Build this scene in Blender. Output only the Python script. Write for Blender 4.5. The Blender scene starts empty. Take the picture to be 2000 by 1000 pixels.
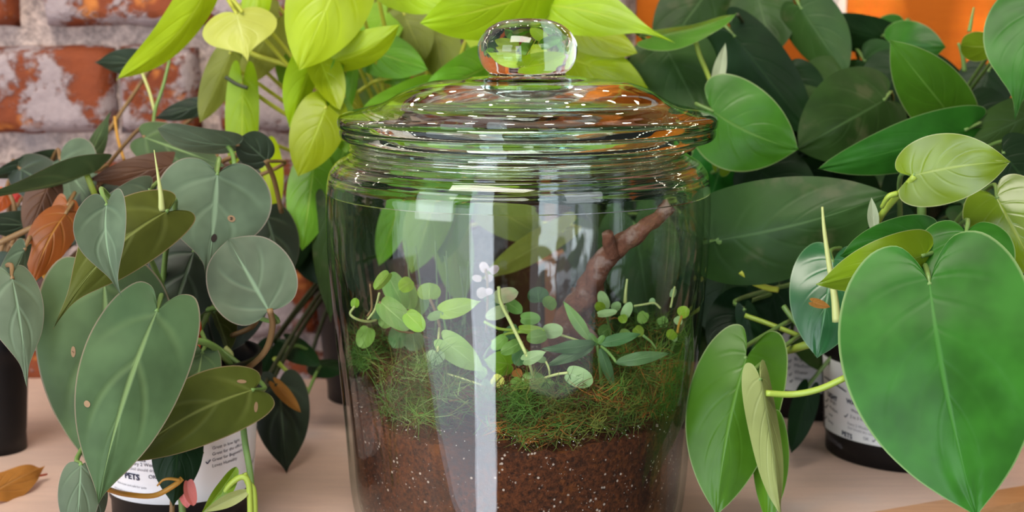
import bpy, bmesh, math, random
from mathutils import Vector, Matrix, noise

# ------------------------------------------------------------------ camera, world, light
F = 2880.0                      # focal length in pixels of the 2000x1000 frame
PITCH = math.radians(9.48)
CAM = Vector((0.0, 0.0, 0.30))
S = bpy.context.scene
COL = S.collection
cd = bpy.data.cameras.new('camera'); cam = bpy.data.objects.new('camera', cd); COL.objects.link(cam)
cd.sensor_width = 36.0; cd.lens = F / 2000.0 * 36.0
cam.location = CAM; cam.rotation_euler = (math.radians(90) - PITCH, 0, 0)
cd.clip_start = 0.02; cd.clip_end = 50
cd.dof.use_dof = True; cd.dof.focus_distance = 0.74; cd.dof.aperture_fstop = 11.0
S.camera = cam

w = bpy.data.worlds.new('world'); S.world = w; w.use_nodes = True
w.node_tree.nodes['Background'].inputs[0].default_value = (1.0, 0.93, 0.86, 1)
w.node_tree.nodes['Background'].inputs[1].default_value = 0.02

def area(name, loc, target, sx, sy, watts, color):
    l = bpy.data.lights.new(name, 'AREA'); l.shape = 'RECTANGLE'; l.size = sx; l.size_y = sy
    l.energy = watts; l.color = color
    o = bpy.data.objects.new(name, l); COL.objects.link(o)
    o.location = loc
    o.rotation_euler = (Vector(target) - Vector(loc)).to_track_quat('-Z', 'Y').to_euler()
    return o
area('door_light', (-0.56, -0.66, -0.05), (-0.02, 0.75, -0.05), 0.36, 1.9, 18, (0.80, 0.88, 1.0))
area('window_light', (-1.45, -0.45, 0.60), (-0.15, 0.84, 0.08), 0.8, 1.1, 16, (0.88, 0.93, 1.0))
area('side_window_light', (-1.35, -0.25, -0.30), (0, 0.84, -0.20), 1.6, 1.3, 17, (0.84, 0.88, 1.0))
area('ceiling_light', (-0.32, 0.05, 1.40), (0.05, 0.95, 0.05), 1.0, 0.45, 27, (1.0, 0.92, 0.80))
area('right_fill_light', (1.05, -0.45, 0.95), (0.28, 0.85, 0.02), 0.7, 0.7, 7, (0.96, 0.97, 1.0))  # added fill from the right, brightens the plants there; no real source
area('low_front_fill_light', (0.85, -0.85, -0.10), (0.22, 0.9, 0.04), 1.3, 1.2, 4.0, (0.86, 0.90, 1.0))  # invented low fill to lift the right pot's label, not a window
for px_, py_, sx_, sy_ in ((1696, 34, 0.050, 0.022), (1914, 80, 0.034, 0.055)):     # narrow beams on the orange wall
    dx, dy, dz = (px_ - 1000) / F, 1.0, (500 - py_) / F
    cy_, sy2 = math.cos(PITCH), math.sin(PITCH)
    d_ = Vector((dx, cy_ + dz * sy2, -sy2 + dz * cy_)); p_ = CAM + d_ * (1.46 / d_.y)
    b_ = area('wall_beam', p_ + Vector((0.02, -0.42, 0.40)), p_, sx_, sy_, 0.012, (1.0, 0.86, 0.68)); b_.data.spread = math.radians(4)
S.view_settings.view_transform = 'Standard'; S.view_settings.look = 'None'
S.view_settings.gamma = 1.0; S.view_settings.use_curve_mapping = False
S.view_settings.exposure = -0.06
S.cycles.max_bounces = 14; S.cycles.transparent_max_bounces = 24
S.cycles.transmission_bounces = 12; S.cycles.glossy_bounces = 6; S.cycles.diffuse_bounces = 4

# ------------------------------------------------------------------ helpers
CP, SP = math.cos(PITCH), math.sin(PITCH)
def ray(px, py):
    x = (px - 1000.0) / F; y = (500.0 - py) / F
    return Vector((x, CP + y * SP, -SP + y * CP))        # camera axes turned into the world
def at(px, py, Y):
    d = ray(px, py); return CAM + d * (Y / d.y)
def depth(p): return (p - CAM).dot(Vector((0, CP, -SP)))
def px2m(p, n): return n * depth(p) / F

def tag(o, label=None, cat=None, group=None, kind=None):
    if label: o['label'] = label
    if cat: o['category'] = cat
    if group: o['group'] = group
    if kind: o['kind'] = kind
    return o
def empty(name, loc, label, cat, group=None):
    o = bpy.data.objects.new(name, None); COL.objects.link(o); o.location = loc
    o.empty_display_size = 0.01
    return tag(o, label, cat, group)
def link(name, me, mat, parent=None, smooth=True):
    o = bpy.data.objects.new(name, me); COL.objects.link(o)
    if mat: me.materials.append(mat)
    if smooth:
        me.polygons.foreach_set('use_smooth', [True] * len(me.polygons))
    if parent:
        o.parent = parent
        p = parent; t = Vector((0, 0, 0))
        while p: t += p.location; p = p.parent
        o.location = -t                               # mesh data is in world coordinates
    return o
def mesh(name, v, f, mat, parent=None, smooth=True, uv=None):
    me = bpy.data.meshes.new(name); me.from_pydata([tuple(a) for a in v], [], f); me.update()
    if uv:
        l = me.uv_layers.new(name='UVMap')
        for lp in me.loops: l.data[lp.index].uv = uv[lp.vertex_index]
    return link(name, me, mat, parent, smooth)
def catmull(pts, n):
    P = [2 * pts[0] - pts[1]] + list(pts) + [2 * pts[-1] - pts[-2]]
    out = []
    for i in range(1, len(P) - 2):
        for k in range(n):
            t = k / n; a, b, c, d = P[i - 1], P[i], P[i + 1], P[i + 2]
            out.append(0.5 * ((2 * b) + (c - a) * t + (2 * a - 5 * b + 4 * c - d) * t * t + (3 * b - a - 3 * c + d) * t ** 3))
    out.append(P[-2]); return out
def tube_data(pts, rad, seg=8, bump=0.0, seed=0):
    v, f = [], []
    n = len(pts); up = Vector((0.13, 0.31, 0.94)); prev = None
    for i, p in enumerate(pts):
        t = (pts[min(i + 1, n - 1)] - pts[max(i - 1, 0)]).normalized()
        if prev is None:
            s = t.cross(up)
            if s.length < 1e-3: s = t.cross(Vector((1, 0, 0)))
            s.normalize()
        else:
            s = (prev - t * prev.dot(t)).normalized()
        prev = s; b = t.cross(s)
        r = rad(i / (n - 1)) if callable(rad) else rad
        for k in range(seg):
            a = 2 * math.pi * k / seg
            rr = r
            if bump: rr = r * (1 + bump * noise.noise(Vector((p.x * 160 + seed, p.y * 160 + math.cos(a) * 1.3, p.z * 160 + math.sin(a) * 1.3))))
            v.append(p + (s * math.cos(a) + b * math.sin(a)) * rr)
        if i:
            o = (i - 1) * seg
            for k in range(seg):
                k2 = (k + 1) % seg
                f.append((o + k, o + k2, o + seg + k2, o + seg + k))
    f.append(tuple(range(seg))[::-1]); f.append(tuple(range((n - 1) * seg, n * seg)))
    return v, f
def tube(name, pts, rad, mat, parent=None, seg=8, sub=6, bump=0.0):
    c = catmull([Vector(p) for p in pts], sub)
    v, f = tube_data(c, rad, seg, bump, len(COL.objects))
    return mesh(name, v, f, mat, parent)
def pxtube(name, pp, rpx, mat, parent=None, taper=None):
    """pp: (px, py, Y) points; radius in photo pixels"""
    pts = [at(*p) for p in pp]; r = px2m(pts[0], rpx)
    rad = r if taper is None else (lambda t: r * (1 + (taper - 1) * t))
    return tube(name, pts, rad, mat, parent)
def lathe_data(prof, seg=96, c=(0, 0), close=False):
    v, f = [], []
    n = len(prof)
    for (r, z) in prof:
        for k in range(seg):
            a = 2 * math.pi * k / seg
            v.append((c[0] + r * math.cos(a), c[1] + r * math.sin(a), z))
    for i in range(n if close else n - 1):
        j = (i + 1) % n
        for k in range(seg):
            k2 = (k + 1) % seg
            f.append((i * seg + k, i * seg + k2, j * seg + k2, j * seg + k))
    return v, f
def lathe(name, prof, mat, parent=None, seg=96, c=(0, 0), close=False, smooth=True, merge=True):
    v, f = lathe_data(prof, seg, c, close)
    me = bpy.data.meshes.new(name); me.from_pydata(v, [], f)
    b = bmesh.new(); b.from_mesh(me)
    if merge: bmesh.ops.remove_doubles(b, verts=b.verts, dist=1e-6)
    bmesh.ops.recalc_face_normals(b, faces=b.faces)
    b.to_mesh(me); b.free()
    return link(name, me, mat, parent, smooth)
def smooth_prof(p, n=5):
    return [(max(a.x, 0), a.y) for a in catmull([Vector((x, y, 0)) for x, y in p], n)]

# ------------------------------------------------------------------ materials
class NT:
    def __init__(s, name):
        s.m = bpy.data.materials.new(name); s.m.use_nodes = True
        s.t = s.m.node_tree; s.t.nodes.clear()
        s.out = s.n('ShaderNodeOutputMaterial')
    def n(s, t, **k):
        o = s.t.nodes.new(t)
        for a, b in k.items(): setattr(o, a, b)
        return o
    def put(s, sock, v):
        if isinstance(v, bpy.types.NodeSocket): s.t.links.new(v, sock)
        elif isinstance(v, (tuple, list)) and len(v) == 3 and sock.type == 'RGBA': sock.default_value = (*v, 1)
        else: sock.default_value = v
    def math(s, op, a, b=0.0, c=0.0, clamp=False):
        o = s.n('ShaderNodeMath', operation=op, use_clamp=clamp)
        s.put(o.inputs[0], a); s.put(o.inputs[1], b); s.put(o.inputs[2], c); return o.outputs[0]
    def mix(s, f, a, b, mode='MIX'):
        o = s.n('ShaderNodeMix', data_type='RGBA', blend_type=mode)
        s.put(o.inputs[0], f); s.put(o.inputs[6], a); s.put(o.inputs[7], b); return o.outputs[2]
    def step(s, x, a, b):
        o = s.n('ShaderNodeMapRange', interpolation_type='SMOOTHSTEP')
        s.put(o.inputs[0], x); s.put(o.inputs[1], a); s.put(o.inputs[2], b); return o.outputs[0]
    def noise(s, scale, detail=3, vec=None, rough=0.55):
        o = s.n('ShaderNodeTexNoise'); s.put(o.inputs['Scale'], scale); s.put(o.inputs['Detail'], detail)
        s.put(o.inputs['Roughness'], rough)
        if vec is not None: s.put(o.inputs['Vector'], vec)
        return o.outputs['Fac']
    def obj(s): return s.n('ShaderNodeTexCoord').outputs['Object']
    def bump(s, h, strength=0.3, dist=0.001):
        o = s.n('ShaderNodeBump'); s.put(o.inputs['Strength'], strength); s.put(o.inputs['Distance'], dist); s.put(o.inputs['Height'], h)
        return o.outputs[0]
    def bsdf(s, **k):
        o = s.n('ShaderNodeBsdfPrincipled')
        for a, b in k.items(): s.put(o.inputs[a.replace('_', ' ')], b)
        return o
    def done(s, sh): s.t.links.new(sh, s.out.inputs[0]); return s.m

def simple(name, col, rough=0.5, var=0.15, scale=60, spec=0.4, bump=0.0):
    t = NT(name); nz = t.noise(scale, 3, t.obj())
    c = t.mix(t.math('MULTIPLY', nz, var * 2), col, tuple(x * 0.5 for x in col))
    b = t.bsdf(Base_Color=c, Roughness=rough, Specular_IOR_Level=spec)
    if bump: t.put(b.inputs['Normal'], t.bump(nz, bump, 0.001))
    return t.done(b.outputs[0])

def leaf_mat(name, top, vein, under, edge=None, rough=0.4, sheen=0.0, trans=0.22, nv=7, veinw=0.05, spec=0.45, blot=None, lat=0.28, bump=0.5, var=0.35, sweep=0.34):
    t = NT(name)
    uv = t.n('ShaderNodeSeparateXYZ'); t.put(uv.inputs[0], t.n('ShaderNodeUVMap').outputs[0])
    r = t.math('ABSOLUTE', t.math('MULTIPLY_ADD', uv.outputs[0], 2.0, -1.0))
    s = uv.outputs[1]
    mid = t.math('SUBTRACT', 1.0, t.step(r, veinw * 0.25, veinw * 1.5))
    sp = t.math('SUBTRACT', s, t.math('MULTIPLY', t.math('POWER', r, 0.85), sweep))
    fr = t.math('FRACT', t.math('MULTIPLY', sp, float(nv)))
    d = t.math('ABSOLUTE', t.math('SUBTRACT', fr, 0.5))
    latm = t.math('SUBTRACT', 1.0, t.step(d, 0.0, 0.16))
    latm = t.math('MULTIPLY', latm, t.math('SUBTRACT', 1.0, t.step(r, 0.4, 0.95)))
    latm = t.math('MULTIPLY', latm, t.math('SUBTRACT', 1.0, t.step(s, 0.55, 0.80)))
    oi = t.n('ShaderNodeObjectInfo').outputs['Random']
    off = t.n('ShaderNodeVectorMath', operation='ADD'); t.put(off.inputs[0], t.obj()); t.put(off.inputs[1], oi)
    nz = t.noise(28, 3, off.outputs[0]); nf = t.noise(320, 2, t.obj())
    base = t.mix(t.step(nz, 0.3, 0.75), tuple(x * (1 + var * .5) for x in top), tuple(x * (1 - var) for x in top))
    hs = t.n('ShaderNodeHueSaturation'); t.put(hs.inputs['Color'], base)
    t.put(hs.inputs['Value'], t.math('MULTIPLY_ADD', oi, 0.36, 0.82))
    t.put(hs.inputs['Hue'], t.math('MULTIPLY_ADD', t.math('FRACT', t.math('MULTIPLY', oi, 7.3)), 0.03, 0.485))
    c = hs.outputs[0]
    if blot: c = t.mix(t.math('MULTIPLY', t.step(t.noise(45, 3, off.outputs[0]), 0.56, 0.7), 0.5), c, blot)
    c = t.mix(t.math('MULTIPLY', latm, lat), c, vein)
    c = t.mix(t.math('MULTIPLY', mid, 0.85), c, vein)
    if edge: c = t.mix(t.math('MULTIPLY', t.step(r, 0.965, 0.99), 0.7), c, edge)
    bf = t.n('ShaderNodeNewGeometry').outputs['Backfacing']
    c = t.mix(bf, c, t.mix(t.math('MULTIPLY', mid, 0.7), under, vein))
    h = t.math('ADD', t.math('MULTIPLY', t.math('MAXIMUM', mid, t.math('MULTIPLY', latm, 0.7)), -1.0), t.math('MULTIPLY', nf, 0.10))
    b = t.bsdf(Base_Color=c, Roughness=rough, Specular_IOR_Level=spec, Normal=t.bump(h, bump, 0.0012))
    if sheen:
        t.put(b.inputs['Sheen Weight'], sheen); t.put(b.inputs['Sheen Roughness'], 0.35); t.put(b.inputs['Sheen Tint'], (0.8, 0.95, 0.9))
    tr = t.n('ShaderNodeBsdfTranslucent'); t.put(tr.inputs[0], t.mix(0.5, c, top, 'MIX'))
    m = t.n('ShaderNodeMixShader'); t.put(m.inputs[0], trans); t.put(m.inputs[1], b.outputs[0]); t.put(m.inputs[2], tr.outputs[0])
    return t.done(m.outputs[0])

M = {}
M['micans']  = leaf_mat('velvet_leaf', (0.062, 0.105, 0.040), (0.20, 0.30, 0.11), (0.20, 0.075, 0.035), (0.27, 0.20, 0.14), 0.5, 0.0, 0.14, 4, 0.05, 0.18, None, 0.22, 0.4)
M['micans_grey'] = leaf_mat('grey_velvet_leaf', (0.104, 0.148, 0.090), (0.21, 0.31, 0.19), (0.20, 0.09, 0.05), (0.28, 0.22, 0.18), 0.5, 0.0, 0.12, 4, 0.05, 0.18, None, 0.22, 0.4)
M['micans_olive'] = leaf_mat('olive_velvet_leaf', (0.075, 0.095, 0.014), (0.23, 0.27, 0.07), (0.30, 0.10, 0.02), (0.34, 0.24, 0.14), 0.5, 0.0, 0.18, 4, 0.05, 0.18, None, 0.22, 0.4)
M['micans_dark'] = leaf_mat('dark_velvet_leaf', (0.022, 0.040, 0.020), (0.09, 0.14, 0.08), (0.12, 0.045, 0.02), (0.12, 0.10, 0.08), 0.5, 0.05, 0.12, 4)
M['rust']    = leaf_mat('rust_underside_leaf', (0.30, 0.095, 0.012), (0.45, 0.20, 0.03), (0.28, 0.085, 0.012), None, 0.45, 0.0, 0.25, 6)
M['maroon']  = leaf_mat('maroon_underside_leaf', (0.085, 0.028, 0.012), (0.12, 0.05, 0.02), (0.08, 0.028, 0.012), None, 0.5, 0.0, 0.15, 6)
M['redleaf'] = leaf_mat('red_young_leaf', (0.55, 0.08, 0.03), (0.6, 0.2, 0.1), (0.5, 0.08, 0.03), None, 0.4, 0.0, 0.3, 6)
M['neon']    = leaf_mat('neon_leaf', (0.35, 0.50, 0.008), (0.46, 0.60, 0.04), (0.36, 0.50, 0.02), None, 0.38, 0.0, 0.32, 7, 0.035, 0.4, None, 0.10, 0.25, 0.16)
M['neon_pale'] = leaf_mat('pale_neon_leaf', (0.52, 0.55, 0.10), (0.60, 0.64, 0.18), (0.50, 0.52, 0.10), None, 0.42, 0.0, 0.30, 7, 0.035, 0.4, None, 0.08, 0.25, 0.14)
M['neon_green'] = leaf_mat('green_neon_leaf', (0.16, 0.38, 0.020), (0.32, 0.52, 0.06), (0.22, 0.40, 0.04), None, 0.38, 0.0, 0.30, 7, 0.035, 0.4, None, 0.10, 0.3, 0.2)
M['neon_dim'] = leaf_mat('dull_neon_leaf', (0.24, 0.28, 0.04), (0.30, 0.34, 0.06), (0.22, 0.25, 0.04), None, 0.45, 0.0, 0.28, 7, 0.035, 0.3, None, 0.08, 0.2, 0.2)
M['heart']   = leaf_mat('green_heart_leaf', (0.022, 0.130, 0.012), (0.055, 0.20, 0.03), (0.11, 0.20, 0.055), (0.22, 0.33, 0.12), 0.34, 0.0, 0.20, 8, 0.025, 0.20, None, 0.05, 0.10, 0.40)
M['heart_lime'] = leaf_mat('lime_heart_leaf', (0.17, 0.30, 0.012), (0.30, 0.40, 0.06), (0.20, 0.30, 0.04), (0.42, 0.45, 0.20), 0.26, 0.0, 0.25, 8, 0.035, 0.55, None, 0.08, 0.15, 0.25)
M['heart_bright'] = leaf_mat('bright_heart_leaf', (0.070, 0.205, 0.012), (0.12, 0.27, 0.04), (0.16, 0.27, 0.06), (0.30, 0.38, 0.16), 0.32, 0.0, 0.25, 8, 0.03, 0.32, None, 0.06, 0.15, 0.25)
M['heart_grey'] = leaf_mat('dusty_heart_leaf', (0.028, 0.072, 0.014), (0.065, 0.13, 0.04), (0.10, 0.14, 0.06), None, 0.42, 0.0, 0.16, 7, 0.03, 0.18, (0.09, 0.10, 0.045), 0.10, 0.2, 0.3)
M['heart_dark_shade'] = leaf_mat('dark_shaded_heart_leaf', (0.007, 0.026, 0.006), (0.014, 0.042, 0.010), (0.03, 0.05, 0.02), None, 0.40, 0.0, 0.12, 8, 0.03, 0.15, None, 0.10, 0.2, 0.35)  # dark green lowered further: shade of the gaps between leaves put into colour
M['heart_blue'] = leaf_mat('bluish_heart_leaf', (0.025, 0.115, 0.040), (0.10, 0.25, 0.11), (0.09, 0.17, 0.06), (0.15, 0.27, 0.13), 0.25, 0.0, 0.16, 8, 0.03, 0.5, None, 0.08, 0.15, 0.3)
M['heart_pale'] = leaf_mat('pale_underside_leaf', (0.30, 0.36, 0.12), (0.36, 0.42, 0.18), (0.30, 0.36, 0.12), None, 0.45, 0.0, 0.3, 8, 0.03, 0.4, None, 0.1, 0.25, 0.2)
M['bract']   = leaf_mat('pale_bract', (0.42, 0.50, 0.32), (0.5, 0.55, 0.38), (0.42, 0.48, 0.32), None, 0.45, 0.0, 0.3)
M['moss_leaf'] = leaf_mat('small_green_leaf', (0.20, 0.38, 0.075), (0.30, 0.46, 0.14), (0.20, 0.34, 0.09), None, 0.4, 0.0, 0.3, 5, 0.05, 0.4, None, 0.15, 0.2, 0.3)
M['fig_bright'] = leaf_mat('small_bright_leaf', (0.30, 0.52, 0.035), (0.40, 0.60, 0.10), (0.28, 0.46, 0.05), None, 0.38, 0.0, 0.32, 5, 0.05, 0.4, None, 0.12, 0.2, 0.2)
M['fig_pale'] = leaf_mat('small_pale_leaf', (0.36, 0.52, 0.22), (0.45, 0.58, 0.30), (0.34, 0.48, 0.22), None, 0.45, 0.0, 0.3, 5, 0.05, 0.35, None, 0.12, 0.2, 0.2)
M['fig_dark'] = leaf_mat('small_dark_leaf', (0.085, 0.185, 0.062), (0.14, 0.26, 0.10), (0.09, 0.17, 0.06), None, 0.42, 0.0, 0.25, 6, 0.05, 0.4, None, 0.15, 0.3, 0.3)
M['variegated'] = leaf_mat('pink_variegated_leaf', (0.36, 0.42, 0.20), (0.45, 0.50, 0.26), (0.4, 0.4, 0.25), (0.75, 0.60, 0.50), 0.45, 0.0, 0.3, 5, 0.05, 0.3, (0.75, 0.42, 0.34), 0.1, 0.2, 0.2)
M['pinkish'] = leaf_mat('lilac_pink_leaf', (0.66, 0.50, 0.50), (0.7, 0.55, 0.55), (0.6, 0.46, 0.48), None, 0.5, 0.0, 0.3)
M['dry']     = leaf_mat('dry_leaf', (0.45, 0.20, 0.04), (0.5, 0.25, 0.08), (0.42, 0.18, 0.04), None, 0.6, 0.0, 0.25, 6, 0.05, 0.2)
M['lime_stem'] = simple('lime_stem', (0.34, 0.46, 0.06), 0.4, 0.2, 120)
M['green_stem'] = simple('green_stem', (0.16, 0.28, 0.07), 0.4, 0.25, 120)
M['brown_stem'] = simple('brown_stem', (0.24, 0.14, 0.055), 0.45, 0.3, 120)
M['neon_stem'] = simple('neon_stem', (0.48, 0.50, 0.05), 0.42, 0.2, 120)
M['orange_stem'] = simple('orange_stem', (0.48, 0.24, 0.03), 0.4, 0.2, 120)
M['pale_stem'] = simple('pale_stem', (0.50, 0.55, 0.20), 0.4, 0.2, 120)
M['dark_stem'] = simple('dark_stem', (0.04, 0.05, 0.02), 0.5, 0.2, 120)
M['pink_sheath'] = simple('pink_sheath', (0.70, 0.20, 0.16), 0.42, 0.3, 90)
M['red_sheath'] = simple('red_sheath', (0.62, 0.09, 0.03), 0.42, 0.3, 90)
M['pot'] = simple('black_pot_plastic', (0.006, 0.006, 0.007), 0.42, 0.3, 90, 0.3)
M['brownpot'] = simple('brown_pot', (0.075, 0.026, 0.009), 0.5, 0.4, 30, 0.3)
M['rustwood'] = simple('rust_orange_wood', (0.34, 0.11, 0.015), 0.55, 0.3, 25, 0.3)
M['potsoil'] = simple('potting_mix', (0.03, 0.018, 0.01), 0.9, 0.5, 200, 0.2, 0.8)
M['paper'] = simple('white_label_paper', (0.86, 0.85, 0.86), 0.45, 0.03, 8)
M['ink'] = simple('navy_ink', (0.015, 0.02, 0.06), 0.6, 0.1, 50)
M['greyink'] = simple('grey_ink', (0.22, 0.22, 0.26), 0.6, 0.1, 50)
M['perlite'] = simple('perlite', (0.80, 0.74, 0.68), 0.8, 0.2, 90)
M['trim'] = simple('white_paint', (0.78, 0.72, 0.70), 0.5, 0.06, 20)

def brick_mat():
    t = NT('old_red_brick'); o = t.obj()
    oi = t.n('ShaderNodeObjectInfo').outputs['Random']
    big = t.noise(17, 5, o, 0.62); fine = t.noise(150, 4, o, 0.7); mid = t.noise(60, 3, o)
    red = t.mix(mid, (0.26, 0.055, 0.012), (0.12, 0.025, 0.009))
    red = t.mix(t.step(t.noise(35, 2, o), 0.58, 0.72), red, (0.46, 0.15, 0.03))
    smear = t.mix(fine, (0.43, 0.36, 0.36), (0.23, 0.185, 0.195))
    msk = t.step(t.math('ADD', big, t.math('MULTIPLY', t.math('SUBTRACT', fine, 0.5), 0.30)), 0.46, 0.55)
    c = t.mix(t.math('MULTIPLY', msk, 0.92), red, smear)
    h = t.math('ADD', t.math('MULTIPLY', fine, 0.6), t.math('MULTIPLY', msk, 0.7))
    b = t.bsdf(Base_Color=c, Roughness=0.75, Specular_IOR_Level=0.3, Normal=t.bump(h, 0.7, 0.004))
    return t.done(b.outputs[0])
def mortar_mat():
    t = NT('lime_mortar'); o = t.obj()
    fine = t.noise(140, 5, o, 0.7); big = t.noise(14, 4, o)
    c = t.mix(t.step(fine, 0.25, 0.75), (0.60, 0.46, 0.40), (0.20, 0.155, 0.145))
    c = t.mix(t.math('MULTIPLY', t.step(big, 0.55, 0.7), 0.6), c, (0.30, 0.26, 0.26))
    b = t.bsdf(Base_Color=c, Roughness=0.9, Specular_IOR_Level=0.2, Normal=t.bump(fine, 0.9, 0.004))
    return t.done(b.outputs[0])
def table_mat():
    t = NT('worn_pink_wash_wood'); o = t.obj()
    mp = t.n('ShaderNodeMapping'); t.put(mp.inputs[0], o); mp.inputs['Rotation'].default_value = (0, 0, -0.42); mp.inputs['Scale'].default_value = (1.0, 6.0, 1.0)
    g = t.noise(26, 4, mp.outputs[0]); big = t.noise(5, 3, o); f = t.noise(300, 3, mp.outputs[0])
    c = t.mix(g, (0.74, 0.53, 0.43), (0.56, 0.40, 0.34))
    c = t.mix(t.math('MULTIPLY', t.step(big, 0.52, 0.68), 0.55), c, (0.44, 0.46, 0.50))
    c = t.mix(t.math('MULTIPLY', t.step(f, 0.58, 0.75), 0.35), c, (0.30, 0.20, 0.15))
    b = t.bsdf(Base_Color=c, Roughness=0.42, Specular_IOR_Level=0.4, Normal=t.bump(g, 0.15, 0.001))
    return t.done(b.outputs[0])
def edge_mat():
    t = NT('honey_wood_edge'); o = t.obj()
    mp = t.n('ShaderNodeMapping'); t.put(mp.inputs[0], o); mp.inputs['Rotation'].default_value = (0, 0, -0.42); mp.inputs['Scale'].default_value = (1.0, 14.0, 14.0)
    g = t.noise(22, 4, mp.outputs[0])
    c = t.mix(g, (0.62, 0.33, 0.15), (0.38, 0.17, 0.06))
    return t.done(t.bsdf(Base_Color=c, Roughness=0.4).outputs[0])
def orange_mat():
    t = NT('orange_painted_board'); o = t.obj()
    mp = t.n('ShaderNodeMapping'); t.put(mp.inputs[0], o); mp.inputs['Scale'].default_value = (1.0, 1.0, 9.0)
    g = t.noise(18, 4, mp.outputs[0])
    c = t.mix(g, (0.50, 0.125, 0.005), (0.38, 0.085, 0.004))
    return t.done(t.bsdf(Base_Color=c, Roughness=0.6, Specular_IOR_Level=0.15, Normal=t.bump(g, 0.15, 0.001)).outputs[0])
def soil_mat():
    t = NT('coco_peat_soil'); o = t.obj()
    f = t.noise(420, 5, o, 0.7); m = t.noise(90, 4, o, 0.7); b_ = t.noise(30, 4, o, 0.6)
    c = t.mix(t.step(f, 0.25, 0.80), (0.014, 0.005, 0.003), (0.20, 0.055, 0.017))
    c = t.mix(t.math('MULTIPLY', t.step(m, 0.55, 0.70), 0.55), c, (0.24, 0.068, 0.012))
    c = t.mix(t.math('MULTIPLY', t.step(b_, 0.46, 0.68), 0.80), c, (0.028, 0.011, 0.007))
    vo = t.n('ShaderNodeTexVoronoi'); t.put(vo.inputs['Scale'], 330.0); t.put(vo.inputs['Vector'], o)
    sp = t.math('MULTIPLY', t.math('SUBTRACT', 1.0, t.step(vo.outputs['Distance'], 0.16, 0.30)), t.step(t.noise(120, 2, o), 0.56, 0.62))
    c = t.mix(sp, c, (0.62, 0.48, 0.40))
    b = t.bsdf(Base_Color=c, Roughness=0.8, Specular_IOR_Level=0.25, Normal=t.bump(f, 0.9, 0.003))
    return t.done(b.outputs[0])
def bark_mat():
    t = NT('branch_bark'); o = t.obj()
    f = t.noise(190, 5, o, 0.7); m = t.noise(75, 3, o)
    c = t.mix(f, (0.05, 0.018, 0.012), (0.34, 0.13, 0.075))
    c = t.mix(t.math('MULTIPLY', t.step(m, 0.52, 0.66), 0.75), c, (0.36, 0.24, 0.21))
    b = t.bsdf(Base_Color=c, Roughness=0.75, Specular_IOR_Level=0.25, Normal=t.bump(f, 0.9, 0.003))
    return t.done(b.outputs[0])
def moss_mat():
    t = NT('moss_blades')
    a = t.n('ShaderNodeAttribute', attribute_name='tint').outputs['Color']
    b = t.bsdf(Base_Color=a, Roughness=0.6, Specular_IOR_Level=0.25)
    tr = t.n('ShaderNodeBsdfTranslucent'); t.put(tr.inputs[0], a)
    m = t.n('ShaderNodeMixShader'); t.put(m.inputs[0], 0.3); t.put(m.inputs[1], b.outputs[0]); t.put(m.inputs[2], tr.outputs[0])
    return t.done(m.outputs[0])
def jar_glass():
    # thin walled blown glass: clear transmission with a green tint that deepens along the wall, plus mirror reflection
    t = NT('jar_glass'); o = t.obj()
    lw = t.n('ShaderNodeLayerWeight'); lw.inputs['Blend'].default_value = 0.5
    f = lw.outputs['Facing']
    fr = t.math('MULTIPLY_ADD', t.math('POWER', f, 5.0), 0.75, 0.042, True)
    edge = t.math('POWER', f, 6.0)
    tint = t.mix(edge, (0.975, 0.99, 0.98), (0.30, 0.42, 0.36))
    mp = t.n('ShaderNodeMapping'); t.put(mp.inputs[0], o); mp.inputs['Scale'].default_value = (1, 1, 0.22)
    nrm = t.bump(t.noise(34, 2, mp.outputs[0]), 0.10, 0.003)
    tr = t.n('ShaderNodeBsdfTransparent'); t.put(tr.inputs[0], tint)
    gl = t.n('ShaderNodeBsdfGlossy'); gl.inputs['Roughness'].default_value = 0.03; t.put(gl.inputs['Normal'], nrm)
    m = t.n('ShaderNodeMixShader'); t.put(m.inputs[0], fr); t.put(m.inputs[1], tr.outputs[0]); t.put(m.inputs[2], gl.outputs[0])
    return t.done(m.outputs[0])
def solid_glass(name, col, rough=0.0, bump=0.0):
    t = NT(name)
    g = t.n('ShaderNodeBsdfGlass'); t.put(g.inputs['Color'], col); g.inputs['IOR'].default_value = 1.48; g.inputs['Roughness'].default_value = rough
    if bump: t.put(g.inputs['Normal'], t.bump(t.noise(40, 2, t.obj()), bump, 0.002))
    return t.done(g.outputs[0])
M['brick'] = brick_mat(); M['mortar'] = mortar_mat(); M['table'] = table_mat(); M['edge'] = edge_mat(); M['orange'] = orange_mat()
M['soil'] = soil_mat(); M['bark'] = bark_mat(); M['moss'] = moss_mat()
M['jar'] = jar_glass(); M['neck'] = solid_glass('neck_glass', (0.95, 0.985, 0.975), 0.0, 0.04); M['lid'] = solid_glass('lid_glass', (0.90, 0.97, 0.955), 0.0, 0.03); M['knob'] = solid_glass('knob_glass', (0.97, 0.99, 0.985))
t = NT('bulb_glow'); e = t.n('ShaderNodeEmission'); t.put(e.inputs[0], (1.0, 0.86, 0.66)); e.inputs[1].default_value = 75.0; M['bulb'] = t.done(e.outputs[0])
M['floor'] = simple('dark_floor', (0.16, 0.11, 0.08), 0.6, 0.3, 5)

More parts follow.
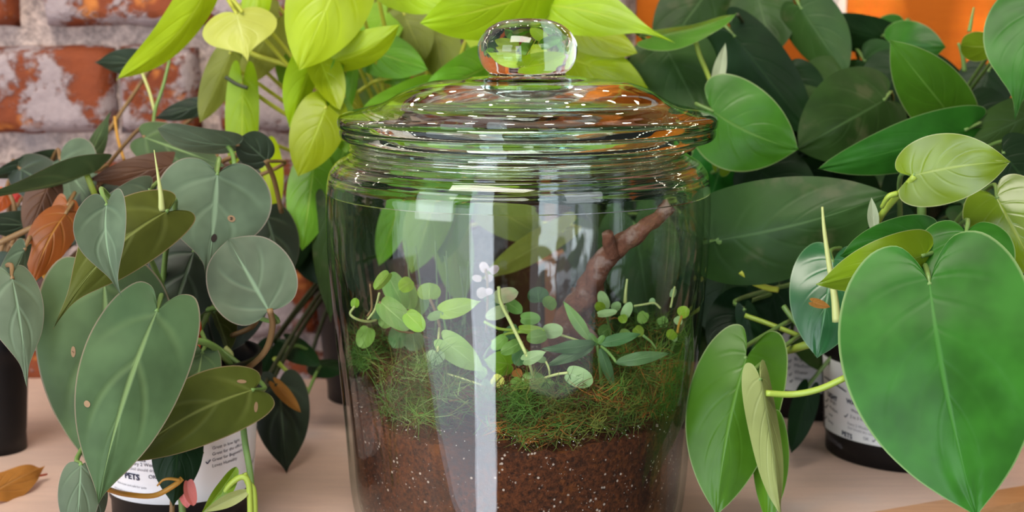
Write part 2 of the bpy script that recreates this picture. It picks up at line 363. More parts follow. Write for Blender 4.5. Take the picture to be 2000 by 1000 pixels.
# ------------------------------------------------------------------ setting
def box_data(x0, x1, y0, y1, z0, z1, nx=1, nz=1):
    v = []; f = []
    b = bmesh.new(); bmesh.ops.create_cube(b, size=1.0)
    for q in b.verts: q.co = Vector(((x0 + x1) / 2 + q.co.x * (x1 - x0), (y0 + y1) / 2 + q.co.y * (y1 - y0), (z0 + z1) / 2 + q.co.z * (z1 - z0)))
    return b
def box(name, x0, x1, y0, y1, z0, z1, mat, parent=None, bevel=0.0):
    b = box_data(x0, x1, y0, y1, z0, z1)
    if bevel: bmesh.ops.bevel(b, geom=list(b.edges), offset=bevel, segments=2, affect='EDGES')
    me = bpy.data.meshes.new(name); b.to_mesh(me); b.free()
    return link(name, me, mat, parent, False)

WY = 1.20                                           # face of the brick wall
WX1 = 0.10                                          # its right end, hidden behind the yellow plant
# mortar bed of the brick wall, lumpy
nx, nz = 130, 150
x0, x1, z0, z1 = -0.95, WX1, -0.02, 1.0
v = []; f = []
for j in range(nz + 1):
    for i in range(nx + 1):
        x = x0 + (x1 - x0) * i / nx; z = z0 + (z1 - z0) * j / nz
        d = noise.fractal(Vector((x * 38, 3.0, z * 38)), 0.8, 2.2, 4) * 0.0045 + noise.noise(Vector((x * 11, 9, z * 11))) * 0.004
        v.append((x, WY + 0.004 - d, z))
for j in range(nz):
    for i in range(nx):
        a = j * (nx + 1) + i; f.append((a, a + 1, a + nx + 2, a + nx + 1))
wall = mesh('wall_back', v, f, M['mortar']); tag(wall, 'old brick wall with thick crumbling mortar behind the plants', kind='structure')
def zat(py): return at(300, py, WY - 0.008).z
def xat(px): return at(px, 200, WY - 0.008).x
courses = [(-140, 52, [(-300, 38), (92, 640), (668, 1230)]), (92, 260, [(-380, 224), (231, 388), (425, 700), (725, 1230)]),
           (318, 468, [(-170, 120), (150, 640), (668, 1230)]), (520, 662, [(-420, 60), (85, 330), (355, 610), (632, 1230)]),
           (690, 800, [(-170, 330), (352, 800), (830, 1230)]), (-360, -180, [(-380, 224), (250, 700), (725, 1230)]), (-560, -395, [(-300, 38), (62, 640), (668, 1230)]), (-770, -600, [(-380, 224), (250, 700), (725, 1230)])]
rb = random.Random(5)
for (ya, yb, xs) in courses:
    for (xa, xb) in xs:
        X0, X1, Z1, Z0 = xat(xa), min(xat(xb), WX1), zat(ya), zat(yb)
        if X1 - X0 < 0.01: continue
        n1, n2 = max(6, int((X1 - X0) / 0.006)), max(5, int((Z1 - Z0) / 0.006))
        v = []; f = []; sd = rb.random() * 50; proud = 0.013 + rb.random() * 0.006
        for j in range(n2 + 1):
            for i in range(n1 + 1):
                u, q = i / n1, j / n2
                e = min(u * (X1 - X0), (1 - u) * (X1 - X0), q * (Z1 - Z0), (1 - q) * (Z1 - Z0))
                rnd = max(0.0, 1 - e / 0.007) ** 2
                x = X0 + (X1 - X0) * u; z = Z0 + (Z1 - Z0) * q
                nn = noise.fractal(Vector((x * 30 + sd, sd, z * 30)), 0.9, 2.1, 4)
                x += noise.noise(Vector((x * 40, z * 40, sd))) * 0.003; z += noise.noise(Vector((x * 35, z * 45, sd + 9))) * 0.0035
                v.append((x, WY - proud + rnd * 0.018 - nn * 0.0022, z))
        W_ = n1 + 1
        for j in range(n2):
            for i in range(n1):
                a = j * W_ + i; f.append((a, a + 1, a + W_ + 1, a + W_))
        rim = [i for i in range(W_)] + [j * W_ + n1 for j in range(1, n2 + 1)] + [n2 * W_ + i for i in range(n1 - 1, -1, -1)] + [j * W_ for j in range(n2 - 1, 0, -1)]
        k0 = len(v)
        for i in rim: v.append((v[i][0], WY + 0.02, v[i][2]))
        for k in range(len(rim)):
            k2 = (k + 1) % len(rim); f.append((rim[k2], rim[k], k0 + k, k0 + k2))
        mesh('brick', v, f, M['brick'], wall)

OY = 1.46
tag(box('wall_rear', WX1 - 0.02, 1.3, OY, OY + 0.02, -0.1, 1.1, M['orange']), 'orange painted board wall behind the dark green plants', kind='structure')
tag(box('wall_side', WX1, WX1 + 0.02, WY + 0.0, OY, -0.1, 1.0, M['orange']), 'end of the brick wall turned towards the orange boards', kind='structure')
p0, p1 = at(1598, 20, OY - 0.02), at(1630, 20, OY - 0.02)
tag(box('trim_1', p0.x, p1.x, OY - 0.025, OY - 0.001, 0.0, 1.1, M['trim'], None, 0.002), 'white painted upright trim on the orange wall', kind='structure')
p1, p2 = at(1633, 20, OY - 0.02), at(1656, 20, OY - 0.02)
tag(box('trim_2', p1.x, p2.x, OY - 0.014, OY - 0.001, 0.0, 1.1, M['trim'], None, 0.002), 'narrow white trim strip beside the wider upright', kind='structure')
tag(mesh('floor', [(-6, -6, -1.0), (6, -6, -1.0), (6, 6, -1.0), (-6, 6, -1.0)], [(0, 1, 2, 3)], M['floor'], None, False), 'dark shop floor below the table', kind='structure')

# table: front edge runs away towards the right
def ground(px, py):
    d = ray(px, py); return CAM + d * (-CAM.z / d.z)
g1, g2 = ground(1715, 1000), ground(2000, 950)
ed = (g2 - g1).normalized(); en = Vector((ed.y, -ed.x, 0))
A, B = g1 - ed * 1.2, g1 + ed * 1.0
TB = empty('table', (0, 0.9, -0.03), 'pale pinkish wooden table with honey coloured front edge', 'table')
def slab(name, pts, z0, z1, mat):
    n = len(pts); v = [(p[0], p[1], z1) for p in pts] + [(p[0], p[1], z0) for p in pts]
    f = [tuple(range(n)), tuple(range(2 * n - 1, n - 1, -1))] + [(i, n + i, n + (i + 1) % n, (i + 1) % n) for i in range(n)]
    o = mesh(name, v, f, mat, TB, False)
    b = bmesh.new(); b.from_mesh(o.data); bmesh.ops.recalc_face_normals(b, faces=b.faces); b.to_mesh(o.data); b.free(); return o
slab('tabletop', [(A.x, A.y), (B.x, B.y), (1.25, 1.44), (WX1, 1.44), (WX1, WY - 0.016), (-0.95, WY - 0.016)], -0.03, 0.0, M['table'])
e0, e1 = A + en * 0.0003, B + en * 0.0003
eo0, eo1 = A + en * 0.024, B + en * 0.024
slab('edge_strip', [(e0.x, e0.y), (eo0.x, eo0.y), (eo1.x, eo1.y), (e1.x, e1.y)], -0.036, 0.0008, M['edge'])
for (lx, ly) in ((-0.8, 1.1), (-0.75, 0.62), (0.55, 1.05), (1.15, 1.38)):
    box('leg', lx - .025, lx + .025, ly - .025, ly + .025, -0.999, -0.031, M['edge'], TB, 0.003)

# ------------------------------------------------------------------ leaves
SIDE = {'heart': [(0, 0), (.10, -.11), (.30, -.205), (.58, -.195), (.83, -.08), (.97, .09), (1.0, .27), (.93, .46), (.76, .64), (.52, .79), (.28, .895), (.11, .955), (.03, .985), (0, 1)],
        'micans': [(0, 0), (.10, -.06), (.30, -.12), (.58, -.12), (.83, -.02), (.97, .13), (1.0, .29), (.92, .47), (.73, .64), (.47, .78), (.25, .87), (.11, .93), (.04, .97), (0, 1)],
        'drip': [(0, 0), (.12, -.08), (.34, -.14), (.62, -.12), (.87, .0), (1.0, .17), (.97, .34), (.80, .50), (.50, .64), (.24, .75), (.11, .83), (.06, .90), (.025, .96), (0, 1)],
        'round': [(0, 0), (.14, -.03), (.38, -.05), (.66, -.01), (.88, .12), (.99, .30), (1.0, .48), (.92, .65), (.76, .80), (.54, .90), (.30, .96), (.13, .985), (.04, .997), (0, 1)],
        'lance': [(0, 0), (.20, .01), (.42, .05), (.66, .12), (.86, .22), (.98, .34), (1.0, .45), (.92, .57), (.76, .68), (.55, .79), (.34, .88), (.17, .94), (.06, .98), (0, 1)]}
NR = 6
def leaf(parent, kind, B, T, W, Yb, Yt=None, roll=0, fold=0.15, curl=0.0, bend=0.0, shape='heart', wave=0.01, name='leaf', label=None, cup=0.0, back=False, lscale=1.0):
    """B: photo pixel of the notch, T: of the tip, W: width in pixels, Yb / Yt: distances of the two ends"""
    Yt = Yb if Yt is None else Yt
    b3, t3 = at(B[0], B[1], Yb), at(T[0], T[1], Yt)
    return leaf3(parent, kind, b3, t3, px2m((b3 + t3) / 2, W), roll, fold, curl, bend, shape, wave, name, label, cup, back)
def leaf3(parent, kind, b3, t3, Wm, roll=0, fold=0.15, curl=0.0, bend=0.0, shape='heart', wave=0.01, name='leaf', label=None, cup=0.0, back=False, quilt=0.009):
    L = (t3 - b3).length; a = (t3 - b3) / L
    vw = CAM - (b3 + t3) / 2; n = (vw - a * vw.dot(a)).normalized()
    ro = math.radians(roll); Wm = Wm / max(math.cos(ro), 0.33)
    s = a.cross(n)
    s, n = s * math.cos(ro) + n * math.sin(ro), n * math.cos(ro) - s * math.sin(ro)
    if back: n = -n; s = -s; 
    out = SIDE[shape]
    oc = catmull([Vector((p[0], p[1], 0)) for p in out], 4 if Wm > 0.018 else 2); ns = len(oc)
    ph = (b3.x * 731 + b3.z * 977) % 6.28
    v, uv, f = [], [], []
    def P(x, y, r, q):
        lx = x * Wm / 2; ly = y * L
        z = -fold * abs(lx) + cup * (lx * lx) / (Wm / 2) + curl * L * 4 * y * (1 - y)
        z += quilt * Wm * math.sin((q - 0.34 * r) * 6.283 * 4 + 1.0) * r * (1.15 - r) * 2.2
        z += wave * L * math.sin(q * 17 + ph + (1.7 if x > 0 else 0)) * r * r
        lx += bend * L * 4 * y * (1 - y)
        return b3 + a * ly + s * lx + n * z
    idx = {}
    for i in range(ns):
        q = i / (ns - 1)
        ym = max(0.0, (q - 0.14) / 0.86) ** 1.05
        for side in (-1, 1):
            for k in range(NR + 1):
                if k == 0 and side == 1: idx[(i, 1, 0)] = idx[(i, -1, 0)]; continue
                r = (k / NR) ** 0.8
                x = side * max(oc[i].x, 0.0) * r; y = ym + (oc[i].y - ym) * r
                idx[(i, side, k)] = len(v); v.append(P(x, y, r, q)); uv.append((0.5 + side * r * 0.5, q))
    for i in range(ns - 1):
        for side in (-1, 1):
            for k in range(NR):
                q4 = (idx[(i, side, k)], idx[(i, side, k + 1)], idx[(i + 1, side, k + 1)], idx[(i + 1, side, k)])
                f.append(q4 if side == -1 else q4[::-1])
    # front face must look along n
    if sum((v[q[2]] - v[q[0]]).cross(v[q[3]] - v[q[1]]).dot(n) for q in f) < 0: f = [q[::-1] for q in f]
    o = mesh(name, v, f, M[kind], parent, True, uv)
    if label: o['label'] = label
    return o
PET = random.Random(3)
def petiole(parent, b3, t3, crown, mat, r=0.0013, back=0.02):
    a = (t3 - b3).normalized(); away = (b3 - CAM).normalized()
    p1 = b3 - a * back * 0.4 + away * back * 1.1
    c = crown + Vector((PET.uniform(-.015, .015), PET.uniform(-.01, .012), PET.uniform(0, .012)))
    p2 = p1 * 0.45 + c * 0.55 + Vector((0, 0, 0.012)) + away * 0.006
    return tube('petiole', [b3, p1, p2, c], lambda t: r * (0.9 + 0.5 * t), mat, parent, 6, 5)

def add_leaves(parent, rows, crown, stem, shape, pet=True):
    for r in rows:
        kind, B, T, W, Yb, Yt = r[:6]; k = dict(r[6]) if len(r) > 6 else {}
        np_ = k.pop('np', False); k.setdefault('shape', shape)
        leaf(parent, kind, B, T, W, Yb, Yt, **k)
        if pet and not np_: petiole(parent, at(B[0], B[1], Yb), at(T[0], T[1], Yt or Yb), crown, stem)

def filler(parent, kinds, n, rect, Yr, size, crown, stem, shape, seed, avoid=(), down=1.0, pet=0.5):
    R = random.Random(seed); made = 0; tries = 0
    while made < n and tries < n * 20:
        tries += 1
        x, y, Y = R.uniform(rect[0], rect[2]), R.uniform(rect[1], rect[3]), R.uniform(*Yr)
        L = R.uniform(*size); ang = math.radians(90 + R.gauss(0, 55) * down)
        T = (x + math.cos(ang) * L, y + math.sin(ang) * L)
        Wd = L * R.uniform(0.68, 0.85); m = Wd * 0.6
        if any(x + m > q[0] and x - m < q[2] and max(y, T[1]) > q[1] and min(y, T[1]) - m * .6 < q[3] for q in avoid): continue
        leaf(parent, R.choice(kinds), (x, y), T, Wd, Y, Y - R.uniform(-.01, .03), roll=R.uniform(-50, 50), fold=R.uniform(.05, .4), curl=R.uniform(-.03, .12), shape=shape, wave=0.015)
        if R.random() < pet: petiole(parent, at(x, y, Y), at(T[0], T[1], Y), crown, stem)
        made += 1

# ------------------------------------------------------------------ pots
def pot(parent, c, rt, rb_, h, mat, ribs=True):
    prof = [(0.0, 0.004), (rb_ * .86, 0.004), (rb_ * .9, 0.0), (rb_, 0.0), (rb_ * 1.005, 0.012), (rb_ * 1.03, 0.0145)]
    for k in range(1, 6): prof.append((rb_ * 1.03 + (rt - rb_ * 1.03) * k / 6, 0.0145 + (h - 0.03) * k / 6))
    prof += [(rt, h - 0.016), (rt * 1.045, h - 0.014), (rt * 1.05, h), (rt * .99, h), (rt * .96, h - 0.012), (rb_ * .93, 0.012), (0.0, 0.008)]
    o = lathe('pot', prof, mat, parent, 72, c)
    lathe('potting_soil', [(0, h - 0.015), (rt * .5, h - 0.0145), (rt * .955, h - 0.016)], M['potsoil'], parent, 40, c)
    return o
class Cone:
    """the side of a pot, for the label and its print"""
    def __init__(s, c, rt, rb_, h): s.c, s.rt, s.rb, s.h = c, rt, rb_ * 1.03, h
    def r(s, z): return s.rb + (s.rt - s.rb) * (z - 0.0145) / (s.h - 0.03)
    def pt(s, ang, z, off): r = s.r(z) + off; return Vector((s.c[0] + r * math.sin(ang), s.c[1] - r * math.cos(ang), z))
    def hit(s, px, py):
        d = ray(px, py); r = s.r(0.045)
        for _ in range(4):
            ox, oy = CAM.x - s.c[0], CAM.y - s.c[1]
            A_, B_, C_ = d.x ** 2 + d.y ** 2, 2 * (ox * d.x + oy * d.y), ox * ox + oy * oy - r * r
            D = max(B_ * B_ - 4 * A_ * C_, 0); t_ = (-B_ - math.sqrt(D)) / (2 * A_); p = CAM + d * t_; r = s.r(p.z)
        return math.atan2(p.x - s.c[0], -(p.y - s.c[1])), p.z, depth(p)
def label(parent, cone, a0, a1, z0, z1, slant=0.0):
    n, m = 48, 4; v, f = [], []
    for off in (0.0005, 0.00025):
        for i in range(n + 1):
            for j in range(m + 1):
                a = a0 + (a1 - a0) * i / n; v.append(cone.pt(a, z0 + (z1 - z0) * j / m, off))
    N = (n + 1) * (m + 1)
    for i in range(n):
        for j in range(m):
            q = i * (m + 1) + j; f.append((q, q + m + 1, q + m + 2, q + 1)); f.append((N + q, N + q + 1, N + q + m + 2, N + q + m + 1))
    for i in range(n):
        for j in (0, m):
            q = i * (m + 1) + j; f.append((q, q + m + 1, N + q + m + 1, N + q))
    return mesh('label', v, f, M['paper'], parent)
def text(parent, cone, s, px, py, hpx, mat='ink', slope=0.0, bold=0.0, name='lettering', stretch=1.0, off=0.0009, ital=0.0):
    """print s on the pot, starting at the photo pixel (px, py) on its base line"""
    a0, z0, dp = cone.hit(px, py); size = hpx * dp / F / 0.7
    c = bpy.data.curves.new('t', 'FONT'); c.body = s; c.size = size; c.offset = bold * size; c.resolution_u = 2; c.shear = ital
    o = bpy.data.objects.new('t', c); COL.objects.link(o)
    me = bpy.data.meshes.new_from_object(o.evaluated_get(bpy.context.evaluated_depsgraph_get()))
    bpy.data.objects.remove(o); bpy.data.curves.remove(c)
    b = bmesh.new(); b.from_mesh(me)
    bmesh.ops.triangulate(b, faces=b.faces)
    R_ = cone.r(z0)
    for q in b.verts:
        x, y = q.co.x * stretch, q.co.y
        q.co = cone.pt(a0 + x / R_, z0 + y + x * slope, off)
    bmesh.ops.recalc_face_normals(b, faces=b.faces)
    b.to_mesh(me); b.free()
    return link(name, me, M[mat], parent, False)
def strokes(parent, cone, lines, wpx, mat='ink', name='printed_mark'):
    v, f = [], []
    for ln in lines:
        for (p, q) in zip(ln[:-1], ln[1:]):
            d = Vector((q[0] - p[0], q[1] - p[1])).normalized(); nn = Vector((-d.y, d.x)) * wpx / 2
            k = len(v); steps = 6
            for i in range(steps + 1):
                x = p[0] + (q[0] - p[0]) * i / steps; y = p[1] + (q[1] - p[1]) * i / steps
                for sg in (1, -1):
                    a, z, _ = cone.hit(x + nn.x * sg, y + nn.y * sg); v.append(cone.pt(a, z, 0.0009))
            for i in range(steps): f.append((k + 2 * i, k + 2 * i + 1, k + 2 * i + 3, k + 2 * i + 2))
    return mesh(name, v, f, M[mat], parent, False)
def tick(x, y, s): return [(x - s * .45, y - s * .1), (x - s * .1, y + s * .35), (x + s * .55, y - s * .55)]

# ================================================================== 1  velvet plant in front (left)
cA = at(356, 985, 0.858); cA = (cA.x, 0.858); hA = 0.098
PA = empty('potted_velvet_philodendron', (cA[0], cA[1], 0), 'velvety grey-green heartleaf philodendron spilling over a black pot with white PETS label, beside the jar', 'potted plant')
pot(PA, cA, 0.0480, 0.0412, hA, M['pot'])
coA = Cone(cA, 0.0480, 0.0412, hA)
lbA = label(PA, coA, math.radians(-110), math.radians(95), 0.0185, 0.0715)
crA = Vector((cA[0], cA[1], hA + 0.004))
A_rows = [
 ('micans', (306, 608), (192, 985), 206, .745, .715, dict(fold=.22, curl=.05, bend=.03, label='large front leaf with pink rim')),
 ('micans', (203, 552), (183, 935), 268, .79, .765, dict(fold=.18, curl=.04, bend=-.03)),
 ('micans_olive', (492, 762), (222, 915), 140, .80, .735, dict(fold=.2, curl=.05, bend=.05)),
 ('micans_grey', (524, 606), (446, 468), 172, .80, .815, dict(fold=.06, curl=.02, shape='round')),
 ('micans_grey', (424, 342), (404, 550), 222, .83, .815, dict(fold=.08, curl=.05, roll=8, shape='drip')),
 ('micans_olive', (324, 414), (104, 642), 138, .785, .745, dict(fold=.3, curl=.10, bend=.09, roll=8, shape='drip')),
 ('micans_grey', (208, 402), (238, 580), 100, .735, .72, dict(fold=-.75, curl=.06, shape='drip', bend=.05, roll=-14)),
 ('micans_grey', (290, 372), (160, 425), 66, .84, .82, dict(fold=.2, curl=.12, roll=22)),
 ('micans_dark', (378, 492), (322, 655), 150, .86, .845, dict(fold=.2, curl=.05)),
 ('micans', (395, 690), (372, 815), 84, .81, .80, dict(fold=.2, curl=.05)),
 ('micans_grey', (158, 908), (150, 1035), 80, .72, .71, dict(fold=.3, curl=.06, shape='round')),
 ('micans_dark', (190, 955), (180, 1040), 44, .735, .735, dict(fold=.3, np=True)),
 ('heart_dark_shade', (350, 838), (338, 990), 100, .79, .775, dict(fold=.45, curl=.05, shape='micans')),
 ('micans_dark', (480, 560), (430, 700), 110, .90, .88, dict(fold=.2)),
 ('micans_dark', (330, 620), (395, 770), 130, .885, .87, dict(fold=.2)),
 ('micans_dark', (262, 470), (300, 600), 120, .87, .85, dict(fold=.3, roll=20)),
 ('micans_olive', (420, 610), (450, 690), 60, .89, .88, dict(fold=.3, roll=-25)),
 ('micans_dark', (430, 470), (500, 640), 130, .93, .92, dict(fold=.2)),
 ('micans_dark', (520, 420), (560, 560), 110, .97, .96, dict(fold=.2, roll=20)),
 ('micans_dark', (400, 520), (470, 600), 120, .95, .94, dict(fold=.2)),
]
add_leaves(PA, A_rows, crA, M['green_stem'], 'micans')
from mathutils.bvhtree import BVHTree
def spot(lf, px, py, rx, ry, mat, name='blemish'):
    me = lf.data; off = -lf.location                   # leaf vertices are stored in world coordinates
    bv = BVHTree.FromPolygons([q.co.copy() for q in me.vertices], [tuple(p.vertices) for p in me.polygons])
    v = []
    for k in range(13):
        a = 2 * math.pi * k / 12; q = 0 if k == 12 else 1 + 0.1 * math.sin(2 * a + px)
        d = ray(px + rx * q * math.cos(a), py + ry * q * math.sin(a)); h = bv.ray_cast(CAM, d)
        if h[0] is None: return
        v.append(h[0] - d.normalized() * 0.0003)
    mesh(name, v, [(k, (k + 1) % 12, 12) for k in range(12)], mat, lf)
M['blemish'] = simple('dry_tan_blemish', (0.30, 0.19, 0.10), 0.7, 0.2, 300); M['hole'] = simple('dark_hole', (0.02, 0.012, 0.008), 0.8)
LV = [o for o in PA.children if o.name.startswith('leaf')]
for (k_, px_, py_, rx_, ry_, m_) in ((4, 452, 427, 8, 6.5, 'blemish'), (4, 452, 427, 4, 3, 'hole'), (4, 418, 465, 6, 8, 'hole'), (1, 143, 687, 5, 10, 'blemish'), (1, 143, 687, 2.2, 6, 'hole'), (1, 107, 819, 5, 4, 'hole'), (1, 151, 798, 2.5, 12, 'blemish'), (0, 170, 789, 6, 7, 'blemish'), (2, 472, 745, 9, 4, 'blemish'), (2, 500, 795, 4, 10, 'blemish')):
    spot(LV[k_], px_, py_, rx_, ry_, M[m_])
# unopened shoots, stems and runners
pxtube('shoot', [(316, 412, .785), (314, 380, .785), (309, 345, .786), (301, 293, .788)], 7, M['pale_stem'], PA, 0.12)
pxtube('shoot', [(219, 420, .745), (220, 406, .745), (217, 392, .746)], 6, M['brown_stem'], PA, 0.5)
pxtube('stem', [(527, 604, .80), (532, 640, .81), (515, 690, .825), (464, 735, .84)], 6.5, M['brown_stem'], PA)
pxtube('stem', [(372, 664, .80), (408, 672, .81), (440, 700, .825), (460, 728, .84)], 7, M['green_stem'], PA)
pxtube('stem', [(506, 618, .86), (490, 640, .865), (452, 656, .87)], 5, M['brown_stem'], PA)
pxtube('stem', [(464, 735, .83), (470, 780, .815), (478, 860, .80), (490, 940, .79), (492, 1058, .78)], 6.5, M['green_stem'], PA)
pxtube('runner', [(206, 954, .735), (245, 965, .76), (300, 968, .77), (340, 948, .772), (356, 934, .774)], 5.5, M['orange_stem'], PA)
pxtube('tendril', [(352, 938, .772), (332, 935, .77), (318, 938, .77), (307, 949, .77)], 3.4, M['orange_stem'], PA, .5)
pxtube('stem', [(392, 880, .80), (372, 915, .795), (352, 945, .787)], 8, M['green_stem'], PA, .7)
pxtube('stem', [(338, 945, .785), (337, 970, .784), (334, 1058, .782)], 5, M['brown_stem'], PA)
pxtube('stem', [(352, 955, .786), (355, 980, .785), (360, 1058, .784)], 7, M['green_stem'], PA)
M['pink'] = leaf_mat('pink_sheath_leaf', (0.66, 0.20, 0.17), (0.7, 0.3, 0.25), (0.62, 0.18, 0.15), None, 0.42, 0.0, 0.3, 4, 0.05, 0.4, None, 0.05, 0.2, 0.2)
leaf(PA, 'pink', (349, 936), (366, 992), 26, .782, .778, fold=.4, roll=-30, shape='round', name='sheath')
leaf(PA, 'pink', (366, 940), (378, 988), 24, .78, .776, fold=-.5, roll=30, shape='round', name='sheath', bend=.08)
pxtube('sheath', [(372, 612, .845), (385, 640, .84), (388, 672, .84)], 15, M['red_sheath'], PA, .25)
pxtube('sheath', [(388, 672, .84), (390, 700, .84), (398, 716, .845)], 4, M['red_sheath'], PA, .4)
pxtube('sheath', [(464, 742, .835), (458, 728, .83), (448, 716, .83)], 7, M['orange_stem'], PA, .5)
pxtube('sheath', [(440, 680, .86), (452, 690, .858), (455, 700, .857)], 6, M['pale_stem'], PA, .3)
leaf(PA, 'heart_lime', (462, 912), (392, 1005), 34, .775, .765, fold=-.6, roll=25, curl=.06, shape='lance')
leaf(PA, 'heart_pale', (488, 958), (398, 1000), 26, .77, .765, fold=-.5, curl=.06, shape='lance')
pxtube('shoot', [(430, 975, .77), (448, 948, .77), (470, 932, .77), (484, 940, .77), (488, 975, .77), (490, 1058, .77)], 6, M['lime_stem'], PA)
pxtube('shoot', [(476, 925, .772), (486, 945, .772), (496, 965, .772), (498, 1058, .772)], 6.5, M['lime_stem'], PA)
# print on the label
T_ = lambda *a, **k: text(lbA, coA, *a, **k)
T_('4 Weeks', 252, 897, 7.5, slope=-.02, bold=.012); T_('Every 2 Weeks', 254, 906, 7, 'ink', -.02)
T_('(Soil should dry out)', 255, 916, 6, 'greyink', -.02)
T_('PETS', 246, 932, 12, slope=-.03, bold=.035); T_('OK', 291, 934, 8); T_('PLANTS', 318, 936, 8, 'greyink')
T_('Non-toxic and safe for pets', 232, 942, 4.5, 'greyink', -.03); T_('and people to touch', 226, 952, 4.5, 'greyink', -.03)
for i, s_ in enumerate(['Great in low light', 'Great for the office', 'Great for Beginners', 'Loves Humidity']):
    T_(s_, 413, 878 + i * 11.5, 6.5, 'ink', .05)
strokes(lbA, coA, [tick(405, 902, 9), tick(314, 931, 8)], 2.0)
T_('Pothos', 488, 913, 9, 'ink', .9, ital=.3)

# ================================================================== 2  velvet plant at the far left, behind
cB = at(8, 800, 0.985); cB = (cB.x - 0.006, 0.985)
PB = empty('potted_velvet_philodendron', (cB[0], cB[1], 0), 'velvety philodendron with rust-red leaf backs in a plain black pot against the brick wall', 'potted plant')
pot(PB, cB, 0.024, 0.0195, 0.085, M['pot'])
crB = Vector((cB[0] + 0.01, cB[1], 0.09))
B_rows = [
 ('micans', (186, 336), (-30, 382), 46, .93, .86, dict(roll=66, fold=.35, curl=.03)),
 ('micans_grey', (118, 312), (180, 396), 120, .97, .94, dict(fold=.2, roll=-30)),
 ('micans_dark', (40, 330), (150, 392), 90, .98, .96, dict(fold=.2)),
 ('maroon', (345, 322), (168, 352), 62, .95, .93, dict(fold=.15)),
 ('maroon', (470, 345), (330, 330), 46, .96, .95, dict(fold=.15, np=True)),
 ('rust', (132, 402), (58, 545), 62, .88, .85, dict(fold=.4, curl=.05, bend=-.06)),
 ('rust', (128, 418), (62, 560), 84, .87, .84, dict(fold=.35, curl=.10, bend=.05)),
 ('maroon', (95, 360), (50, 470), 70, .92, .91, dict(fold=.3)),
 ('micans_dark', (82, 440), (-50, 436), 56, .93, .90, dict(fold=.2)),
 ('micans_grey', (48, 488), (-12, 622), 44, .82, .80, dict(fold=.4, roll=35)),
 ('micans_grey', (24, 545), (53, 760), 104, .765, .745, dict(fold=.25, curl=.06, shape='drip', roll=15)),
 ('micans', (162, 332), (216, 218), 36, 1.0, .98, dict(fold=.3, roll=40)),
 ('micans_dark', (280, 122), (184, 122), 52, 1.10, 1.09, dict(fold=.2, roll=20)),
 ('micans_grey', (462, 283), (308, 250), 52, .92, .90, dict(fold=.12, roll=48, curl=.08, shape='round')),
 ('micans', (282, 268), (440, 325), 92, .96, .94, dict(fold=.2, roll=15)),
 ('micans_dark', (522, 314), (470, 268), 72, .93, .92, dict(fold=.2, shape='round')),
 ('micans_dark', (395, 205), (300, 232), 40, 1.06, 1.05, dict(fold=.2)),
 ('micans_dark', (104, 312), (-30, 350), 40, 1.0, .97, dict(fold=.3, roll=35)),
 ('micans_dark', (60, 400), (150, 480), 100, .97, .96, {}),
 ('micans_dark', (190, 380), (240, 500), 110, .95, .94, {}),
 ('micans_dark', (30, 500), (90, 640), 120, .93, .92, {}),
 ('maroon', (110, 560), (60, 660), 80, .90, .89, {}),
 ('redleaf', (62, 340), (22, 400), 50, 1.0, .99, dict(fold=.3)),
 ('redleaf', (50, 365), (95, 395), 40, .99, .985, dict(fold=.3)),
 ('redleaf', (108, 395), (60, 440), 36, .985, .98, dict(fold=.3)),
 ('redleaf', (10, 375), (-15, 420), 40, .99, .985, dict(fold=.3)),
 ('micans_dark', (250, 340), (300, 420), 90, .96, .95, {}),
 ('micans_dark', (400, 330), (360, 410), 90, .95, .94, {}),
 ('micans_dark', (460, 330), (500, 440), 90, .98, .97, {}),
 ('micans_dark', (300, 400), (250, 470), 90, .95, .94, {}),
]
add_leaves(PB, B_rows, crB, M['brown_stem'], 'micans')
pxtube('stem', [(300, 330, 1.0), (299, 262, 1.02), (303, 215, 1.04), (318, 170, 1.05), (331, 118, 1.06)], 4, M['green_stem'], PB, .8)
pxtube('stem', [(302, 218, 1.04), (292, 180, 1.06), (276, 138, 1.08)], 3, M['pale_stem'], PB)
pxtube('stem', [(224, 228, 1.06), (230, 270, 1.05), (242, 312, 1.03)], 3, M['orange_stem'], PB)
pxtube('stem', [(444, 284, .92), (454, 300, .91), (458, 322, .90)], 4.5, M['green_stem'], PB)
pxtube('stem', [(518, 312, .93), (535, 350, .94), (550, 415, .95)], 5, M['brown_stem'], PB)
pxtube('stem', [(170, 342, .93), (182, 372, .93), (192, 396, .935)], 6, M['lime_stem'], PB)
pxtube('stem', [(66, 512, .86), (84, 530, .865), (102, 562, .87)], 7, M['orange_stem'], PB)
pxtube('stem', [(-5, 476, .88), (70, 442, .885), (160, 408, .89)], 6, M['brown_stem'], PB)
pxtube('stem', [(18, 376, .96), (28, 400, .96), (32, 425, .965)], 4, M['brown_stem'], PB)
for p_ in ([(276, 395, .86), (275, 425, .86), (278, 470, .87)], [(248, 408, .86), (250, 430, .86), (252, 470, .87)], [(296, 385, .87), (298, 420, .87), (300, 460, .88)]):
    pxtube('stem', p_, 4, M['brown_stem'], PB)

